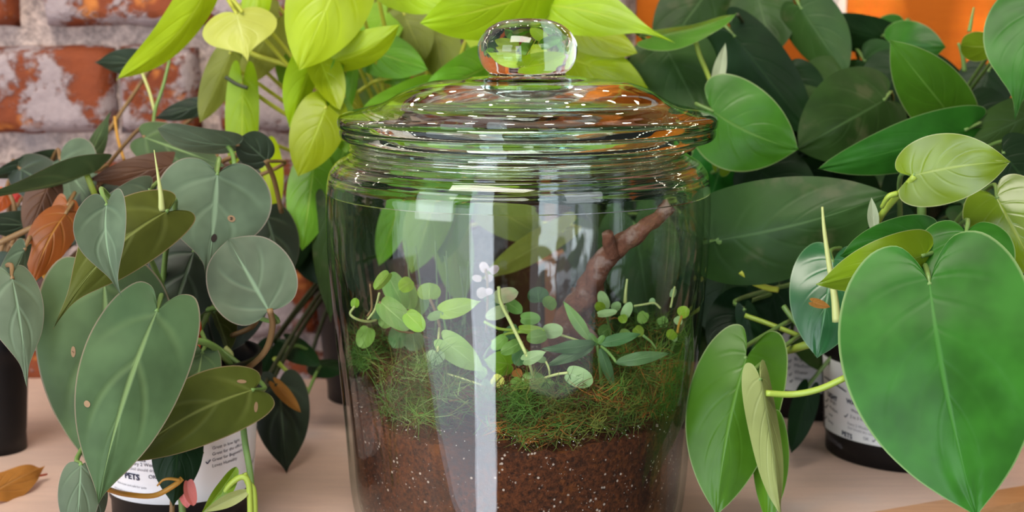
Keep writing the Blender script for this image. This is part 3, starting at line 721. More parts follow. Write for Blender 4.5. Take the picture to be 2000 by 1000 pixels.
# ================================================================== 3  neon plant, top middle
cC = (at(830, 600, 1.10).x, 1.10)
PC = empty('potted_neon_philodendron', (cC[0], cC[1], 0), 'tall bright yellow-green neon philodendron behind the jar and its glass knob', 'potted plant')
pot(PC, cC, 0.056, 0.046, 0.105, M['brownpot'])
crC = Vector((cC[0], cC[1], 0.12))
N_rows = [
 ('neon', (412, -40), (226, 156), 78, 1.0, .98, dict(fold=.35, curl=.03, bend=-.09, roll=30, label='long twisted yellow-green leaf')),
 ('neon_pale', (462, 28), (484, 120), 146, 1.0, .985, dict(fold=.25, curl=.05, roll=0, shape='drip')),
 ('neon', (510, -60), (486, 108), 58, 1.02, 1.0, dict(fold=.25)),
 ('neon', (668, -60), (584, 138), 165, .99, .97, dict(fold=.22, curl=.05)),
 ('neon', (650, 120), (780, 48), 74, 1.0, .985, dict(fold=.45, curl=.08, roll=-20, bend=.05)),
 ('neon', (474, 165), (470, 390), 66, 1.02, 1.0, dict(fold=.35, label='hanging folded yellow-green leaf')),
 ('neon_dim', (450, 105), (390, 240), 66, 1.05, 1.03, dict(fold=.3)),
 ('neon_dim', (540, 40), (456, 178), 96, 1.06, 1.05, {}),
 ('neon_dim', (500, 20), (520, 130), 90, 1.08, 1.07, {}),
 ('neon', (612, 112), (566, 250), 62, 1.01, 1.0, dict(fold=.5, roll=35)),
 ('neon', (625, 118), (664, 216), 66, 1.0, .985, dict(fold=-.3, roll=15)),
 ('neon', (636, 212), (582, 345), 104, .985, .97, dict(fold=.25, curl=.06, label='glossy lime leaf left of the lid')),
 ('neon_green', (660, 210), (676, 300), 62, 1.0, .99, dict(fold=.3)),
 ('neon_green', (836, 190), (702, 214), 82, 1.03, 1.0, dict(fold=.3, curl=.1, roll=30)),
 ('neon_green', (950, 130), (826, 172), 88, 1.04, 1.0, dict(fold=.25, curl=.10, roll=20)),
 ('neon', (1045, -12), (820, 46), 138, 1.0, .97, dict(fold=.15, curl=.06, roll=15)),
 ('neon', (1046, 8), (1318, 84), 104, 1.02, .98, dict(fold=.2, curl=.05, bend=-.05, shape='drip')),
 ('neon', (752, -30), (880, 14), 80, 1.03, 1.01, dict(fold=.25)),
 ('neon', (1118, 55), (1246, 104), 74, 1.05, 1.03, dict(fold=.2)),
 ('neon', (1110, 112), (1266, 172), 100, 1.06, 1.03, dict(fold=.25, curl=.1)),
 ('neon_green', (705, 92), (836, 136), 90, 1.06, 1.04, dict(fold=.2)),
 ('neon_green', (735, 100), (800, 165), 80, 1.08, 1.07, {}),
 ('neon_green', (660, 130), (642, 232), 26, 1.0, .99, dict(roll=30)),
 ('neon_green', (690, 130), (682, 220), 24, 1.02, 1.01, dict(roll=30)),
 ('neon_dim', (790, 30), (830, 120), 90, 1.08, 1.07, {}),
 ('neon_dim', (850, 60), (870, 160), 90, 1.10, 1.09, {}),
 ('neon', (520, 296), (532, 440), 60, 1.02, 1.0, dict(fold=.3)),
 ('neon_green', (612, 330), (590, 490), 92, 1.0, .98, dict(fold=.3, curl=.06, label='mid-green leaf left of the jar shoulder')),
 ('neon', (945, 30), (1000, 130), 110, 1.05, 1.04, {}),
 ('neon_green', (1010, 60), (1060, 150), 110, 1.07, 1.06, {}),
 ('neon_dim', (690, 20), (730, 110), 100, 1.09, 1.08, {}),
 ('neon_green', (600, 60), (560, 190), 100, 1.10, 1.09, {}),
 ('neon', (930, 190), (1010, 290), 110, 1.06, 1.05, {}),
 ('neon_green', (760, 230), (720, 340), 110, 1.04, 1.03, {}),
 ('neon_green', (850, 250), (900, 360), 110, 1.05, 1.04, {}),
 ('neon_green', (690, 250), (650, 350), 70, 1.02, 1.01, {}),
 ('neon_green', (850, 385), (803, 535), 92, .985, .97, dict(fold=.3)),
 ('neon_green', (900, 395), (862, 515), 66, 1.0, .99, dict(fold=.3, roll=20)),
 ('neon_pale', (1098, 452), (940, 545), 58, .98, .96, dict(fold=.15, roll=25)),
 ('neon_dim', (945, 395), (1075, 470), 90, 1.01, 1.0, dict(fold=.2)),
 ('neon_green', (880, 440), (900, 600), 80, 1.03, 1.02, {}),
 ('neon_green', (780, 400), (740, 520), 60, 1.03, 1.02, {}),
]
add_leaves(PC, N_rows, crC, M['neon_stem'], 'heart')
filler(PC, ['neon_dim', 'neon_green', 'neon_green'], 26, (560, 10, 1230, 260), (1.08, 1.16), (90, 140), crC, M['neon_stem'], 'heart', 11, [(1205, -50, 1270, 105)])
pxtube('stem', [(500, 184, 1.03), (530, 205, 1.035), (566, 228, 1.04)], 4.5, M['neon_stem'], PC)
pxtube('stem', [(440, 150, 1.0), (462, 164, 1.0), (484, 172, 1.0)], 4, M['dark_stem'], PC)
pxtube('stem', [(455, 84, 1.05), (500, 108, 1.05), (572, 130, 1.05)], 5, M['neon_stem'], PC)
pxtube('stem', [(446, -10, 1.0), (462, 8, 1.0), (474, 24, 1.0)], 4, M['neon_stem'], PC)
pxtube('stem', [(700, 180, 1.06), (730, 160, 1.06), (770, 150, 1.06)], 4, M['neon_stem'], PC)
pxtube('stem', [(810, 20, 1.1), (808, 60, 1.1), (806, 90, 1.1)], 5, M['neon_stem'], PC)

# ================================================================== 4  dark trailing plant in the gap left of the jar
cD = (at(640, 650, 1.12).x + 0.035, 1.13)
PD = empty('potted_trailing_philodendron', (cD[0], cD[1], 0), 'shaded trailing plant in the gap left of the jar with one withered leaf', 'potted plant')
pot(PD, cD, 0.044, 0.037, 0.09, M['pot'])
crD = Vector((cD[0], cD[1], 0.10))
D_rows = [
 ('micans_dark', (545, 745), (560, 925), 112, .95, .93, dict(fold=.4, curl=.05, shape='micans')),
 ('heart_dark_shade', (560, 665), (625, 715), 50, 1.02, 1.0, dict(fold=.3, roll=30)),
 ('heart_dark_shade', (618, 712), (680, 722), 40, 1.02, 1.0, dict(fold=.3, roll=40)),
 ('dry', (540, 752), (588, 806), 26, .935, .93, dict(fold=.4, label='withered yellow leaf')),
 ('heart_dark_shade', (530, 680), (500, 760), 60, 1.0, .99, {}),
 ('heart_grey', (640, 398), (646, 632), 66, .99, .97, dict(fold=.25, shape='micans', label='grey-green hanging leaf beside the jar')),
 ('heart_dark_shade', (570, 430), (560, 540), 90, 1.08, 1.07, {}),
 ('heart_dark_shade', (600, 480), (640, 560), 80, 1.09, 1.08, {}),
 ('heart_dark_shade', (700, 420), (690, 540), 110, 1.05, 1.04, {}),
 ('heart_dark_shade', (740, 500), (720, 620), 110, 1.06, 1.05, {}),
 ('heart_dark_shade', (660, 520), (690, 640), 90, 1.04, 1.03, {}),
]
add_leaves(PD, D_rows, crD, M['dark_stem'], 'heart')
pxtube('stem', [(536, 700, .98), (560, 725, .97), (600, 760, .96)], 5, M['lime_stem'], PD, .6)
pxtube('stem', [(540, 700, 1.0), (575, 675, 1.01), (612, 690, 1.02)], 4, M['green_stem'], PD)
pxtube('stem', [(560, 488, 1.03), (590, 470, 1.03), (625, 455, 1.03)], 3, M['green_stem'], PD)
pxtube('stem', [(600, 770, .98), (615, 735, 1.0), (625, 715, 1.01)], 3.5, M['green_stem'], PD)

# ================================================================== 5  heartleaf plant in front (right)
cE = (at(1772, 900, 0.985).x, 0.985); hE = 0.102
PE = empty('potted_heartleaf_philodendron', (cE[0], cE[1], 0), 'glossy heartleaf philodendron with one huge heart-shaped leaf hiding its labelled black pot', 'potted plant')
pot(PE, cE, 0.0625, 0.056, hE, M['pot'])
coE = Cone(cE, 0.0625, 0.056, hE)
lbE = label(PE, coE, math.radians(-88), math.radians(95), 0.0165, 0.068)
crE = Vector((cE[0], cE[1], hE + 0.004))
E_rows = [
 ('heart', (1816, 556), (1908, 1010), 384, .70, .66, dict(fold=.12, curl=.05, bend=.02, wave=.006, label='huge front heart-shaped leaf')),
 ('heart_bright', (1457, 700), (1400, 1008), 182, .80, .775, dict(fold=.3, curl=.04, bend=.03)),
 ('heart_pale', (1486, 742), (1526, 1020), 62, .775, .765, dict(fold=.5, roll=35, curl=.02, shape='micans', label='narrow folded pale leaf')),
 ('heart_bright', (1500, 840), (1500, 1030), 70, .79, .78, dict(fold=.4, roll=-20, np=True)),
 ('heart', (1887, 457), (1880, 610), 188, .76, .74, dict(fold=.22, curl=.06)),
 ('heart_lime', (1787, 342), (1974, 316), 140, .79, .77, dict(fold=.10, curl=.06, bend=-.03, label='lime young leaf with a sharp tip')),
 ('heart_lime', (1948, 388), (2030, 540), 165, .80, .78, dict(fold=.15, curl=.06)),
 ('heart_lime', (1800, 500), (1594, 556), 104, .755, .74, dict(fold=.3, curl=.12, roll=25, bend=.04)),
 ('heart', (1800, 462), (1640, 500), 90, .79, .78, dict(fold=.2, roll=20)),
 ('heart_blue', (1626, 512), (1596, 700), 150, .83, .81, dict(fold=.22, curl=.06)),
 ('heart_dark_shade', (1465, 600), (1385, 690), 120, .90, .89, {}),
 ('heart_dark_shade', (1520, 560), (1460, 690), 110, .93, .92, {}),
 ('heart_dark_shade', (1455, 606), (1478, 690), 44, .87, .86, dict(fold=.4)),
 ('heart_dark_shade', (1578, 768), (1545, 886), 52, .94, .93, dict(fold=.4)),
 ('heart_dark_shade', (1700, 600), (1690, 720), 120, .90, .89, {}),
]
add_leaves(PE, E_rows, crE, M['green_stem'], 'heart')
pxtube('stem', [(1787, 344, .79), (1760, 375, .80), (1722, 420, .815), (1700, 470, .83), (1690, 520, .86)], 7, M['lime_stem'], PE)
pxtube('shoot', [(1752, 378, .80), (1735, 384, .80), (1722, 405, .805)], 6, M['lime_stem'], PE, .7)
leaf(PE, 'bract', (1708, 455), (1702, 386), 22, .81, .815, fold=-.6, shape='lance', name='bract')
pxtube('stem', [(1796, 368, .84), (1800, 400, .84), (1798, 440, .845), (1786, 472, .85)], 9, M['green_stem'], PE)
pxtube('shoot', [(1634, 628, .79), (1630, 580, .79), (1620, 520, .79), (1610, 450, .79), (1606, 404, .79)], 9, M['pale_stem'], PE, .25)
pxtube('stem', [(1446, 530, .88), (1468, 550, .88), (1498, 562, .88), (1520, 566, .88)], 6, M['neon_stem'], PE)
pxtube('stem', [(1455, 616, .86), (1500, 632, .855), (1562, 656, .85)], 5, M['lime_stem'], PE)
pxtube('stem', [(1530, 598, .86), (1548, 622, .855), (1576, 652, .85)], 5.5, M['green_stem'], PE)
pxtube('stem', [(1494, 690, .84), (1540, 684, .835), (1580, 672, .83), (1612, 664, .83)], 7, M['lime_stem'], PE, 1.3)
pxtube('stem', [(1496, 768, .776), (1550, 770, .775), (1600, 760, .77), (1650, 738, .765)], 6.5, M['lime_stem'], PE)
leaf(PE, 'dry', (1588, 590), (1622, 600), 18, .80, .80, fold=.5, name='dry_sheath')
T_ = lambda *a, **k: text(lbE, coE, *a, **k)
strokes(lbE, coE, [[(1612, 735), (1655, 765)]], 2.0)
T_('LIGHT', 1619, 772, 9, slope=-.10, bold=.035); T_('WATER', 1655, 786, 9, slope=-.05, bold=.035)
for i, (s_, k_) in enumerate([('Bright', 1), ('Medium', 1), ('Low', 1), ('Sunny', 1)]):
    T_(s_, 1624 - i * 1.5, 784 + i * 12.5, 6.5, 'ink', -.12)
strokes(lbE, coE, [tick(1617, 782, 6), tick(1616, 794, 6), tick(1609, 804, 6), tick(1614, 816, 6), tick(1654, 812, 7)], 1.5)
T_('Weekly', 1664, 803, 6, 'ink', -.08); T_('2 to 3 Weeks', 1662, 815, 6, 'ink', -.05); T_('Every 2 Weeks', 1657, 828, 5.5, 'greyink', -.05); T_('(Soil should dry out)', 1657, 836, 5, 'greyink', -.05)
T_('PETS', 1646, 849, 9.5, slope=-.06, bold=.035); T_('OK', 1687, 858, 6); strokes(lbE, coE, [tick(1708, 860, 7)], 1.5)
T_('Keep away from pets and', 1612, 838, 5, 'greyink', -.18, ital=.3); T_('people (!) average', 1620, 856, 5, 'greyink', -.12, ital=.3)

# ================================================================== 6  second heartleaf plant, pot behind
cF = (at(1560, 720, 1.10).x + 0.012, 1.10)
PF = empty('potted_heartleaf_philodendron', (cF[0], cF[1], 0), 'dusty dark green heartleaf philodendron right of the jar, labelled pot mostly hidden', 'potted plant')
pot(PF, cF, 0.053, 0.046, 0.10, M['pot'])
coF = Cone(cF, 0.053, 0.046, 0.10)
lbF = label(PF, coF, math.radians(-70), math.radians(60), 0.022, 0.085)
crF = Vector((cF[0], cF[1], 0.105))
F_rows = [
 ('heart_grey', (1404, 468), (1742, 378), 205, .88, .86, dict(fold=.3, curl=.06, bend=.03, label='broad leaf with dusty sheen')),
 ('heart', (1884, 254), (1596, 330), 104, .93, .90, dict(fold=.2, curl=.06, roll=12)),
 ('heart_grey', (2020, 222), (1866, 292), 96, .95, .93, dict(fold=.2)),
 ('heart_dark_shade', (1960, 300), (2040, 400), 120, .90, .89, dict(fold=.2)),
 ('heart_dark_shade', (1640, 440), (1560, 540), 140, .96, .95, {}),
 ('heart_dark_shade', (1700, 430), (1800, 500), 130, .95, .94, {}),
 ('heart_dark_shade', (1420, 540), (1390, 660), 120, .97, .96, {}),
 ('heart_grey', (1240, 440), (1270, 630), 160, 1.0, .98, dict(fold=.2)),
 ('heart_dark_shade', (1330, 420), (1350, 560), 140, 1.02, 1.0, {}),
 ('heart_dark_shade', (1190, 410), (1160, 540), 120, 1.06, 1.05, {}),
 ('heart', (1420, 288), (1378, 420), 110, 1.0, .98, dict(fold=.3, roll=20)),
 ('heart_lime', (1404, 330), (1418, 278), 40, .98, .97, dict(fold=.3, roll=30)),
 ('heart_bright', (1386, 280), (1420, 400), 80, 1.03, 1.02, {}),
 ('heart_dark_shade', (1480, 330), (1600, 420), 140, .98, .97, {}),
 ('heart_dark_shade', (1650, 340), (1560, 330), 100, 1.0, .99, {}),
]
add_leaves(PF, F_rows, crF, M['green_stem'], 'heart')
filler(PF, ['heart_dark_shade', 'heart_dark_shade', 'heart_grey'], 40, (1370, 330, 1990, 660), (.99, 1.10), (110, 170), crF, M['green_stem'], 'heart', 21)
filler(PF, ['heart_dark_shade', 'heart_grey'], 12, (1130, 400, 1370, 600), (1.03, 1.10), (120, 180), crF, M['green_stem'], 'heart', 23)
pxtube('stem', [(1404, 470, .88), (1420, 500, .90), (1440, 540, .92)], 6, M['green_stem'], PF)
T_ = lambda *a, **k: text(lbF, coF, *a, **k)
for i, s_ in enumerate(['Low', 'Bright', 'Medium', 'Water', 'Weekly']):
    T_(s_, 1552, 690 + i * 13, 7, 'ink', .03)
strokes(lbF, coF, [tick(1543, 705, 6), tick(1541, 718, 6), tick(1544, 731, 6), tick(1546, 744, 6)], 1.6)

# ================================================================== 7  third heartleaf plant, upper right
cG = (at(1760, 640, 1.20).x, 1.24)
PG = empty('potted_heartleaf_philodendron', (cG[0], cG[1], 0), 'tall olive-green heartleaf philodendron against the orange wall, above the other green plants', 'potted plant')
pot(PG, cG, 0.060, 0.050, 0.12, M['pot'])
crG = Vector((cG[0], cG[1], 0.125))
G_rows = [
 ('heart_grey', (1392, -30), (1280, 120), 140, 1.12, 1.10, dict(fold=.2)),
 ('heart_bright', (1280, 70), (1440, 26), 40, 1.02, 1.0, dict(roll=60, fold=.3, curl=-.04)),
 ('heart_grey', (1300, 92), (1372, 232), 170, 1.05, 1.03, dict(fold=.2, roll=10)),
 ('bract', (1396, 178), (1417, 84), 26, .99, .985, dict(fold=-.5, shape='lance', np=True, name='bract')),
 ('heart_bright', (1394, 218), (1560, 292), 176, .955, .94, dict(fold=.14, curl=.06, bend=.05)),
 ('heart_grey', (1480, -5), (1512, 110), 130, 1.10, 1.08, dict(fold=.2)),
 ('heart_grey', (1566, 18), (1655, 150), 112, 1.08, 1.06, dict(fold=.25, roll=-15)),
 ('heart_dark_shade', (1740, 82), (1588, 40), 78, 1.10, 1.08, dict(fold=.25)),
 ('heart', (1742, 84), (1848, 92), 92, 1.08, 1.06, dict(fold=.3, curl=.1)),
 ('heart_bright', (1862, 232), (1738, 78), 124, .96, .94, dict(fold=.15, curl=.05)),
 ('heart_grey', (1726, 196), (1556, 292), 190, 1.0, .97, dict(fold=.3, curl=.05)),
 ('heart_dark_shade', (1436, 72), (1592, 270), 120, 1.05, 1.03, dict(fold=.3)),
 ('heart_dark_shade', (1760, 130), (1700, 215), 120, 1.06, 1.05, {}),
 ('heart', (2015, 10), (1982, 236), 165, .90, .88, dict(fold=.2, curl=.04, shape='drip', label='dark glossy leaf at the edge')),
 ('heart_lime', (1938, 92), (1876, 90), 58, .98, .97, dict(fold=.2, shape='round')),
 ('heart_grey', (1640, 150), (1560, 210), 120, 1.06, 1.05, {}),
 ('heart_grey', (1690, 120), (1780, 200), 120, 1.08, 1.07, {}),
 ('heart_dark_shade', (1930, 140), (1900, 240), 110, 1.08, 1.07, {}),
 ('heart_dark_shade', (1900, 210), (1980, 280), 110, 1.04, 1.03, {}),
 ('heart_dark_shade', (1540, 150), (1600, 250), 110, 1.06, 1.05, {}),
 ('heart_dark_shade', (1250, 120), (1290, 200), 100, 1.09, 1.08, {}),
 ('heart', (1760, 60), (1690, 110), 90, 1.12, 1.11, {}),
]
add_leaves(PG, G_rows, crG, M['green_stem'], 'heart')
filler(PG, ['heart_dark_shade', 'heart_dark_shade', 'heart_grey'], 34, (1290, 120, 1990, 330), (1.08, 1.20), (110, 160), crG, M['green_stem'], 'heart', 31, [(1190, -100, 1275, 110), (1850, -100, 1990, 215), (1600, -100, 1850, 60)])
filler(PG, ['heart_dark_shade'], 26, (1380, 300, 2000, 620), (1.12, 1.22), (120, 180), crG, M['green_stem'], 'heart', 33)
pxtube('stem', [(1358, 82, 1.02), (1368, 112, 1.02), (1382, 145, 1.02), (1398, 190, 1.02)], 4.5, M['lime_stem'], PG)
pxtube('shoot', [(1893, 62, .99), (1897, 40, .99), (1902, 14, .99)], 4.5, M['green_stem'], PG, .4)
pxtube('stem', [(1884, 140, 1.0), (1880, 110, 1.0), (1872, 84, 1.0)], 5, M['green_stem'], PG, .6)
pxtube('stem', [(1440, 28, 1.04), (1455, 50, 1.06), (1470, 75, 1.08)], 3.5, M['dark_stem'], PG)

# ================================================================== rust coloured planter seen through the jar
RP = empty('wooden_planter', (at(1110, 560, 1.14).x, 1.15, 0), 'brown and orange slatted wooden planter behind the jar, seen through the glass', 'planter')
for i, (xa, xb, m_) in enumerate([(985, 1060, 'brownpot'), (1064, 1086, 'rustwood'), (1090, 1112, 'brownpot'), (1116, 1150, 'rustwood'), (1154, 1180, 'brownpot')]):
    q0, q1 = at(xa, 560, 1.12), at(xb, 560, 1.12)
    box('slat', q0.x, q1.x, 1.115, 1.125, 0.0, 0.165 + 0.004 * (i % 2), M[m_], RP, 0.001)
q0, q1 = at(985, 560, 1.12), at(1180, 560, 1.12)
box('back_panel', q0.x, q1.x, 1.127, 1.185, 0.0, 0.12, M['brownpot'], RP, 0.001)
for k_, (xx, yy, dx, dy) in enumerate([(1050, 515, 30, -10), (1085, 500, 34, -14), (1060, 490, 40, 6), (1120, 455, 20, -8), (1045, 475, 18, 14)]):
    pxtube('wood_chip', [(xx, yy, 1.09), (xx + dx / 2, yy + dy / 2 - 2, 1.09), (xx + dx, yy + dy, 1.09)], 7, M['rustwood'], RP, .6)

# ================================================================== the jar
JX, JY = at(1012, 300, 0.84).x, 0.84
def rz(px, py, ax=1012):
    p = at(px, py, JY); c = at(ax, py, JY); return abs(p.x - c.x), max(p.z, 0.0)
outer = [rz(*p) for p in [(690, 277), (684, 281), (688, 286), (683, 291), (690, 296), (680, 301), (676, 305), (667, 309), (658, 315), (652, 322), (646, 331), (643, 340), (641, 350), (639.7, 362), (639.2, 374), (639, 400), (642, 480), (650, 570), (659, 660), (669, 750), (679, 850), (685, 920), (691, 965)]]
NO = len(outer)
zb = [(0.0975, 0.012), (0.094, 0.005), (0.088, 0.0015), (0.080, 0.0008), (0.05, 0.0012), (0.0, 0.0015)]
rb0 = outer[-1][0]
outer += [(rb0 * .985, 0.010), (rb0 * .95, 0.0045), (rb0 * .89, 0.0012), (rb0 * .80, 0.0006), (rb0 * .4, 0.0010), (0.0, 0.0012)]
TH = 0.0036
inner = []
for i, (r, z) in enumerate(outer[:NO]): inner.append((r - TH - (0.0010 * (i % 2) if i < 7 else 0.0006 * (i % 2) if i < 13 else 0), z))
inner += [(rb0 - TH * 1.6, 0.012), (rb0 * .86, 0.0075), (rb0 * .5, 0.007), (0.0, 0.007)]
top = outer[0]
prof = [(0.0, 0.0012)] + smooth_prof(outer[::-1], 4)[1:] + [(top[0] - TH * .2, top[1] + .0012), (top[0] - TH * .8, top[1] + .0012)] + smooth_prof(inner, 4)
JAR = empty('glass_terrarium_jar', (JX, JY, 0), 'large clear glass jar with ringed neck holding a mossy terrarium', 'jar')
jb = lathe('glass_body', prof, M['jar'], JAR, 128, (JX, JY))
jb.data.materials.append(M['neck'])                  # the thick moulded neck refracts like solid glass
zn = rz(639, 372)[1]
for p in jb.data.polygons:
    if p.center.z > zn: p.material_index = 1
def rin(z):
    pts = inner[:NO + 1]
    for (r0, z0_), (r1, z1_) in zip(pts, pts[1:]):
        if z1_ <= z <= z0_: return r0 + (r1 - r0) * (z0_ - z) / max(z0_ - z1_, 1e-9)
    return rb0 - TH * 1.6

LX = at(1030, 200, JY).x
LID = empty('glass_jar_lid', (LX, JY, outer[0][1]), 'domed clear glass lid with round solid knob resting on the jar', 'lid')
L_ = lambda x, y: rz(x, y, 1030)
lo = [L_(*p) for p in [(1030, 147.5), (960, 148), (925, 150), (912, 153), (900, 156), (870, 157), (830, 162), (788, 177), (746, 201), (704, 212), (680, 218), (667, 223), (661, 229), (660, 236), (661.5, 244), (665, 248), (664, 252), (665, 262), (671, 269), (682, 271)]]
pl = [L_(697, 272), L_(699, 280), L_(705, 285), L_(711, 280), L_(714, 262), L_(740, 228), L_(790, 198), L_(840, 181), L_(900, 174), L_(960, 172), L_(1030, 171)]
lathe('dome', smooth_prof(lo, 4) + smooth_prof(pl, 4), M['lid'], LID, 128, (LX, JY))
kn = [L_(*p) for p in [(1030, 35), (1005, 36), (975, 42), (950, 57), (935, 80), (932, 98), (936, 117), (945, 133), (955, 142), (952, 146)]]
kn = [(0.0, kn[0][1])] + kn[1:] + [(0.0, kn[-1][1])]
kp = smooth_prof(kn[:-1], 4) + [kn[-1]]
lathe('knob', kp, M['knob'], LID, 96, (LX, JY))

# ------------------------------------------------------------------ inside the jar
ZS = 0.083
def soil_top(x, y):
    d = y - JY
    return ZS + 0.012 * (d / 0.1) + 0.006 * noise.noise(Vector((x * 24, y * 24, 1))) + 0.003 * noise.noise(Vector((x * 90, y * 90, 4)))
seg, rings = 120, 14
v, f = [], []
for k in range(rings + 1):
    for i in range(seg):
        a = 2 * math.pi * i / seg; R0 = rin(soil_top(JX + rin(ZS) * math.cos(a), JY + rin(ZS) * math.sin(a))) - 0.0006
        r = R0 * k / rings; x, y = JX + r * math.cos(a), JY + r * math.sin(a); v.append((x, y, soil_top(x, y)))
for k in range(1, 15):
    for i in range(seg):
        a = 2 * math.pi * i / seg
        x, y = JX + (rin(ZS) - .0006) * math.cos(a), JY + (rin(ZS) - .0006) * math.sin(a); zt = soil_top(x, y)
        z = zt + (0.0085 - zt) * k / 14; r = rin(z) - 0.0006 - 0.0006 * min(k / 3, 1) * abs(noise.noise(Vector((math.cos(a) * 9, math.sin(a) * 9, z * 120))))
        v.append((JX + r * math.cos(a), JY + r * math.sin(a), z))
for k in range(rings + 14):
    for i in range(seg):
        i2 = (i + 1) % seg; f.append((k * seg + i, k * seg + i2, (k + 1) * seg + i2, (k + 1) * seg + i))
f.append(tuple(range((rings + 14) * seg, (rings + 15) * seg))[::-1])
SO = mesh('terrarium_soil', v, f, M['soil']); tag(SO, 'dark reddish brown crumbly soil filling the bottom of the jar', 'soil')
R = random.Random(8); v, f = [], []
ico = bmesh.new(); bmesh.ops.create_icosphere(ico, subdivisions=1, radius=1.0); ico.verts.ensure_lookup_table()
iv = [q.co.copy() for q in ico.verts]; iff = [[q.index for q in p.verts] for p in ico.faces]; ico.free()
for k in range(950):
    a = R.uniform(-math.pi, 0.0) + 0.0; z = R.uniform(0.012, 0.082)
    r = rin(z) - 0.0009; c = Vector((JX + r * math.cos(a), JY + r * math.sin(a), z)); s_ = R.choice([.00016, .0002, .00022, .00025, .00028, .00033])
    k0 = len(v)
    for q in iv: v.append(c + Vector((q.x * s_ * R.uniform(.7, 1.2), q.y * s_ * .6, q.z * s_ * R.uniform(.7, 1.2))))
    f += [tuple(i + k0 for i in p) for p in iff]
pe = mesh('perlite', v, f, M['perlite'], SO, False); pe['kind'] = 'stuff'; pe['label'] = 'white perlite grains in the soil'

# moss: hair-like blades
def moss(name, spots, n, lab, seed, cols, lr=(0.008, 0.02)):
    R = random.Random(seed); v, f, tint = [], [], []
    tufts = [(at(q[0] + R.gauss(0, q[3]), q[1] + R.gauss(0, q[3] * .45), q[2] + R.gauss(0, .010)), q[4], R.choice(cols), R.uniform(.55, 1.25)) for q in spots for _ in range(11)]
    for k in range(int(n * 1.3)):
        c, up, tc, tb = R.choice(tufts); c = c + Vector((R.gauss(0, .0028), R.gauss(0, .0028), R.gauss(0, .0016)))
        rr = math.hypot(c.x - JX, c.y - JY); lim = rin(max(c.z, .02)) - .002
        if rr > lim: c.x = JX + (c.x - JX) * lim / rr; c.y = JY + (c.y - JY) * lim / rr
        d = Vector((R.gauss(0, 1), R.gauss(-.3, .7), R.gauss(up, .6))).normalized()
        L = R.uniform(*lr); wd = R.uniform(.00013, .00032)
        e = Vector((R.gauss(0, 1), R.gauss(0, 1), R.gauss(-.2, 1))) * 0.75
        pts = [c.copy()]; dd = d.copy()
        for i in range(3):
            pts.append(pts[-1] + dd * L / 3); dd = (dd + e * 0.7).normalized()
        s = d.cross(CAM - c).normalized() * wd
        k0 = len(v)
        for i, p in enumerate(pts):
            rr = math.hypot(p.x - JX, p.y - JY); lim = rin(max(p.z, .02)) - .0008
            if rr > lim: p.x = JX + (p.x - JX) * lim / rr; p.y = JY + (p.y - JY) * lim / rr
            q = 1 - i * .28
            v += [p - s * q, p + s * q]
        f += [(k0 + 2 * i, k0 + 2 * i + 1, k0 + 2 * i + 3, k0 + 2 * i + 2) for i in range(3)]
        cc = tc if R.random() < .6 else R.choice(cols); j = R.uniform(.7, 1.25) * tb; tint += [(cc[0] * j, cc[1] * j, cc[2] * j, 1)] * 8
    me = bpy.data.meshes.new(name); me.from_pydata([tuple(p) for p in v], [], f)
    at_ = me.color_attributes.new('tint', 'FLOAT_COLOR', 'POINT')
    for i, c in enumerate(tint): at_.data[i].color = c
    o = link(name, me, M['moss'])
    tag(o, lab, 'moss', None, 'stuff'); return o
GR, OL, BR, OR = (.10, .21, .03), (.16, .18, .03), (.13, .055, .02), (.34, .13, .025)
moss('moss', [(975, 810, .762, 30, .3), (1010, 800, .765, 30, .1), (1050, 770, .77, 40, .4), (960, 770, .77, 25, .6), (1035, 800, .765, 30, 0), (1090, 790, .765, 30, .2)], 1500, 'wispy green and brown moss in the middle, over the soil', 41, [GR, GR, OL, GR, BR])
moss('moss', [(1070, 830, .757, 40, 0), (1120, 810, .76, 50, .1), (1150, 780, .765, 40, .2), (1030, 830, .757, 30, -.1), (1180, 820, .76, 40, .1)], 1300, 'rusty orange dried moss at the right middle, just above the soil', 42, [OR, BR, OL, OL, GR])
moss('moss', [(1230, 760, .79, 40, .5), (1270, 730, .80, 35, .6), (1260, 800, .775, 40, .3), (1210, 710, .81, 40, .5), (1290, 780, .79, 25, .3), (1260, 690, .83, 50, .5), (1200, 650, .86, 60, .5)], 2400, 'deep green fuzzy moss mound against the right side of the jar', 43, [GR, (.10, .20, .03), OL, (.12, .22, .03), OR])
moss('moss', [(835, 740, .78, 25, .8), (850, 780, .775, 22, .7), (810, 800, .775, 30, .5), (870, 760, .78, 20, .7), (775, 790, .78, 30, .4)], 1300, 'upright grassy green moss tuft at the left front of the jar', 44, [GR, GR, (.24, .36, .10), OL, BR], (.010, .026))
moss('moss', [(705, 670, .84, 14, .4), (760, 680, .85, 40, .4), (830, 660, .86, 50, .4), (900, 690, .85, 50, .4), (700, 700, .83, 10, .3)], 1500, 'dark green moss bank along the left back of the jar', 45, [(.08, .17, .03), GR, BR, (.10, .20, .04)])

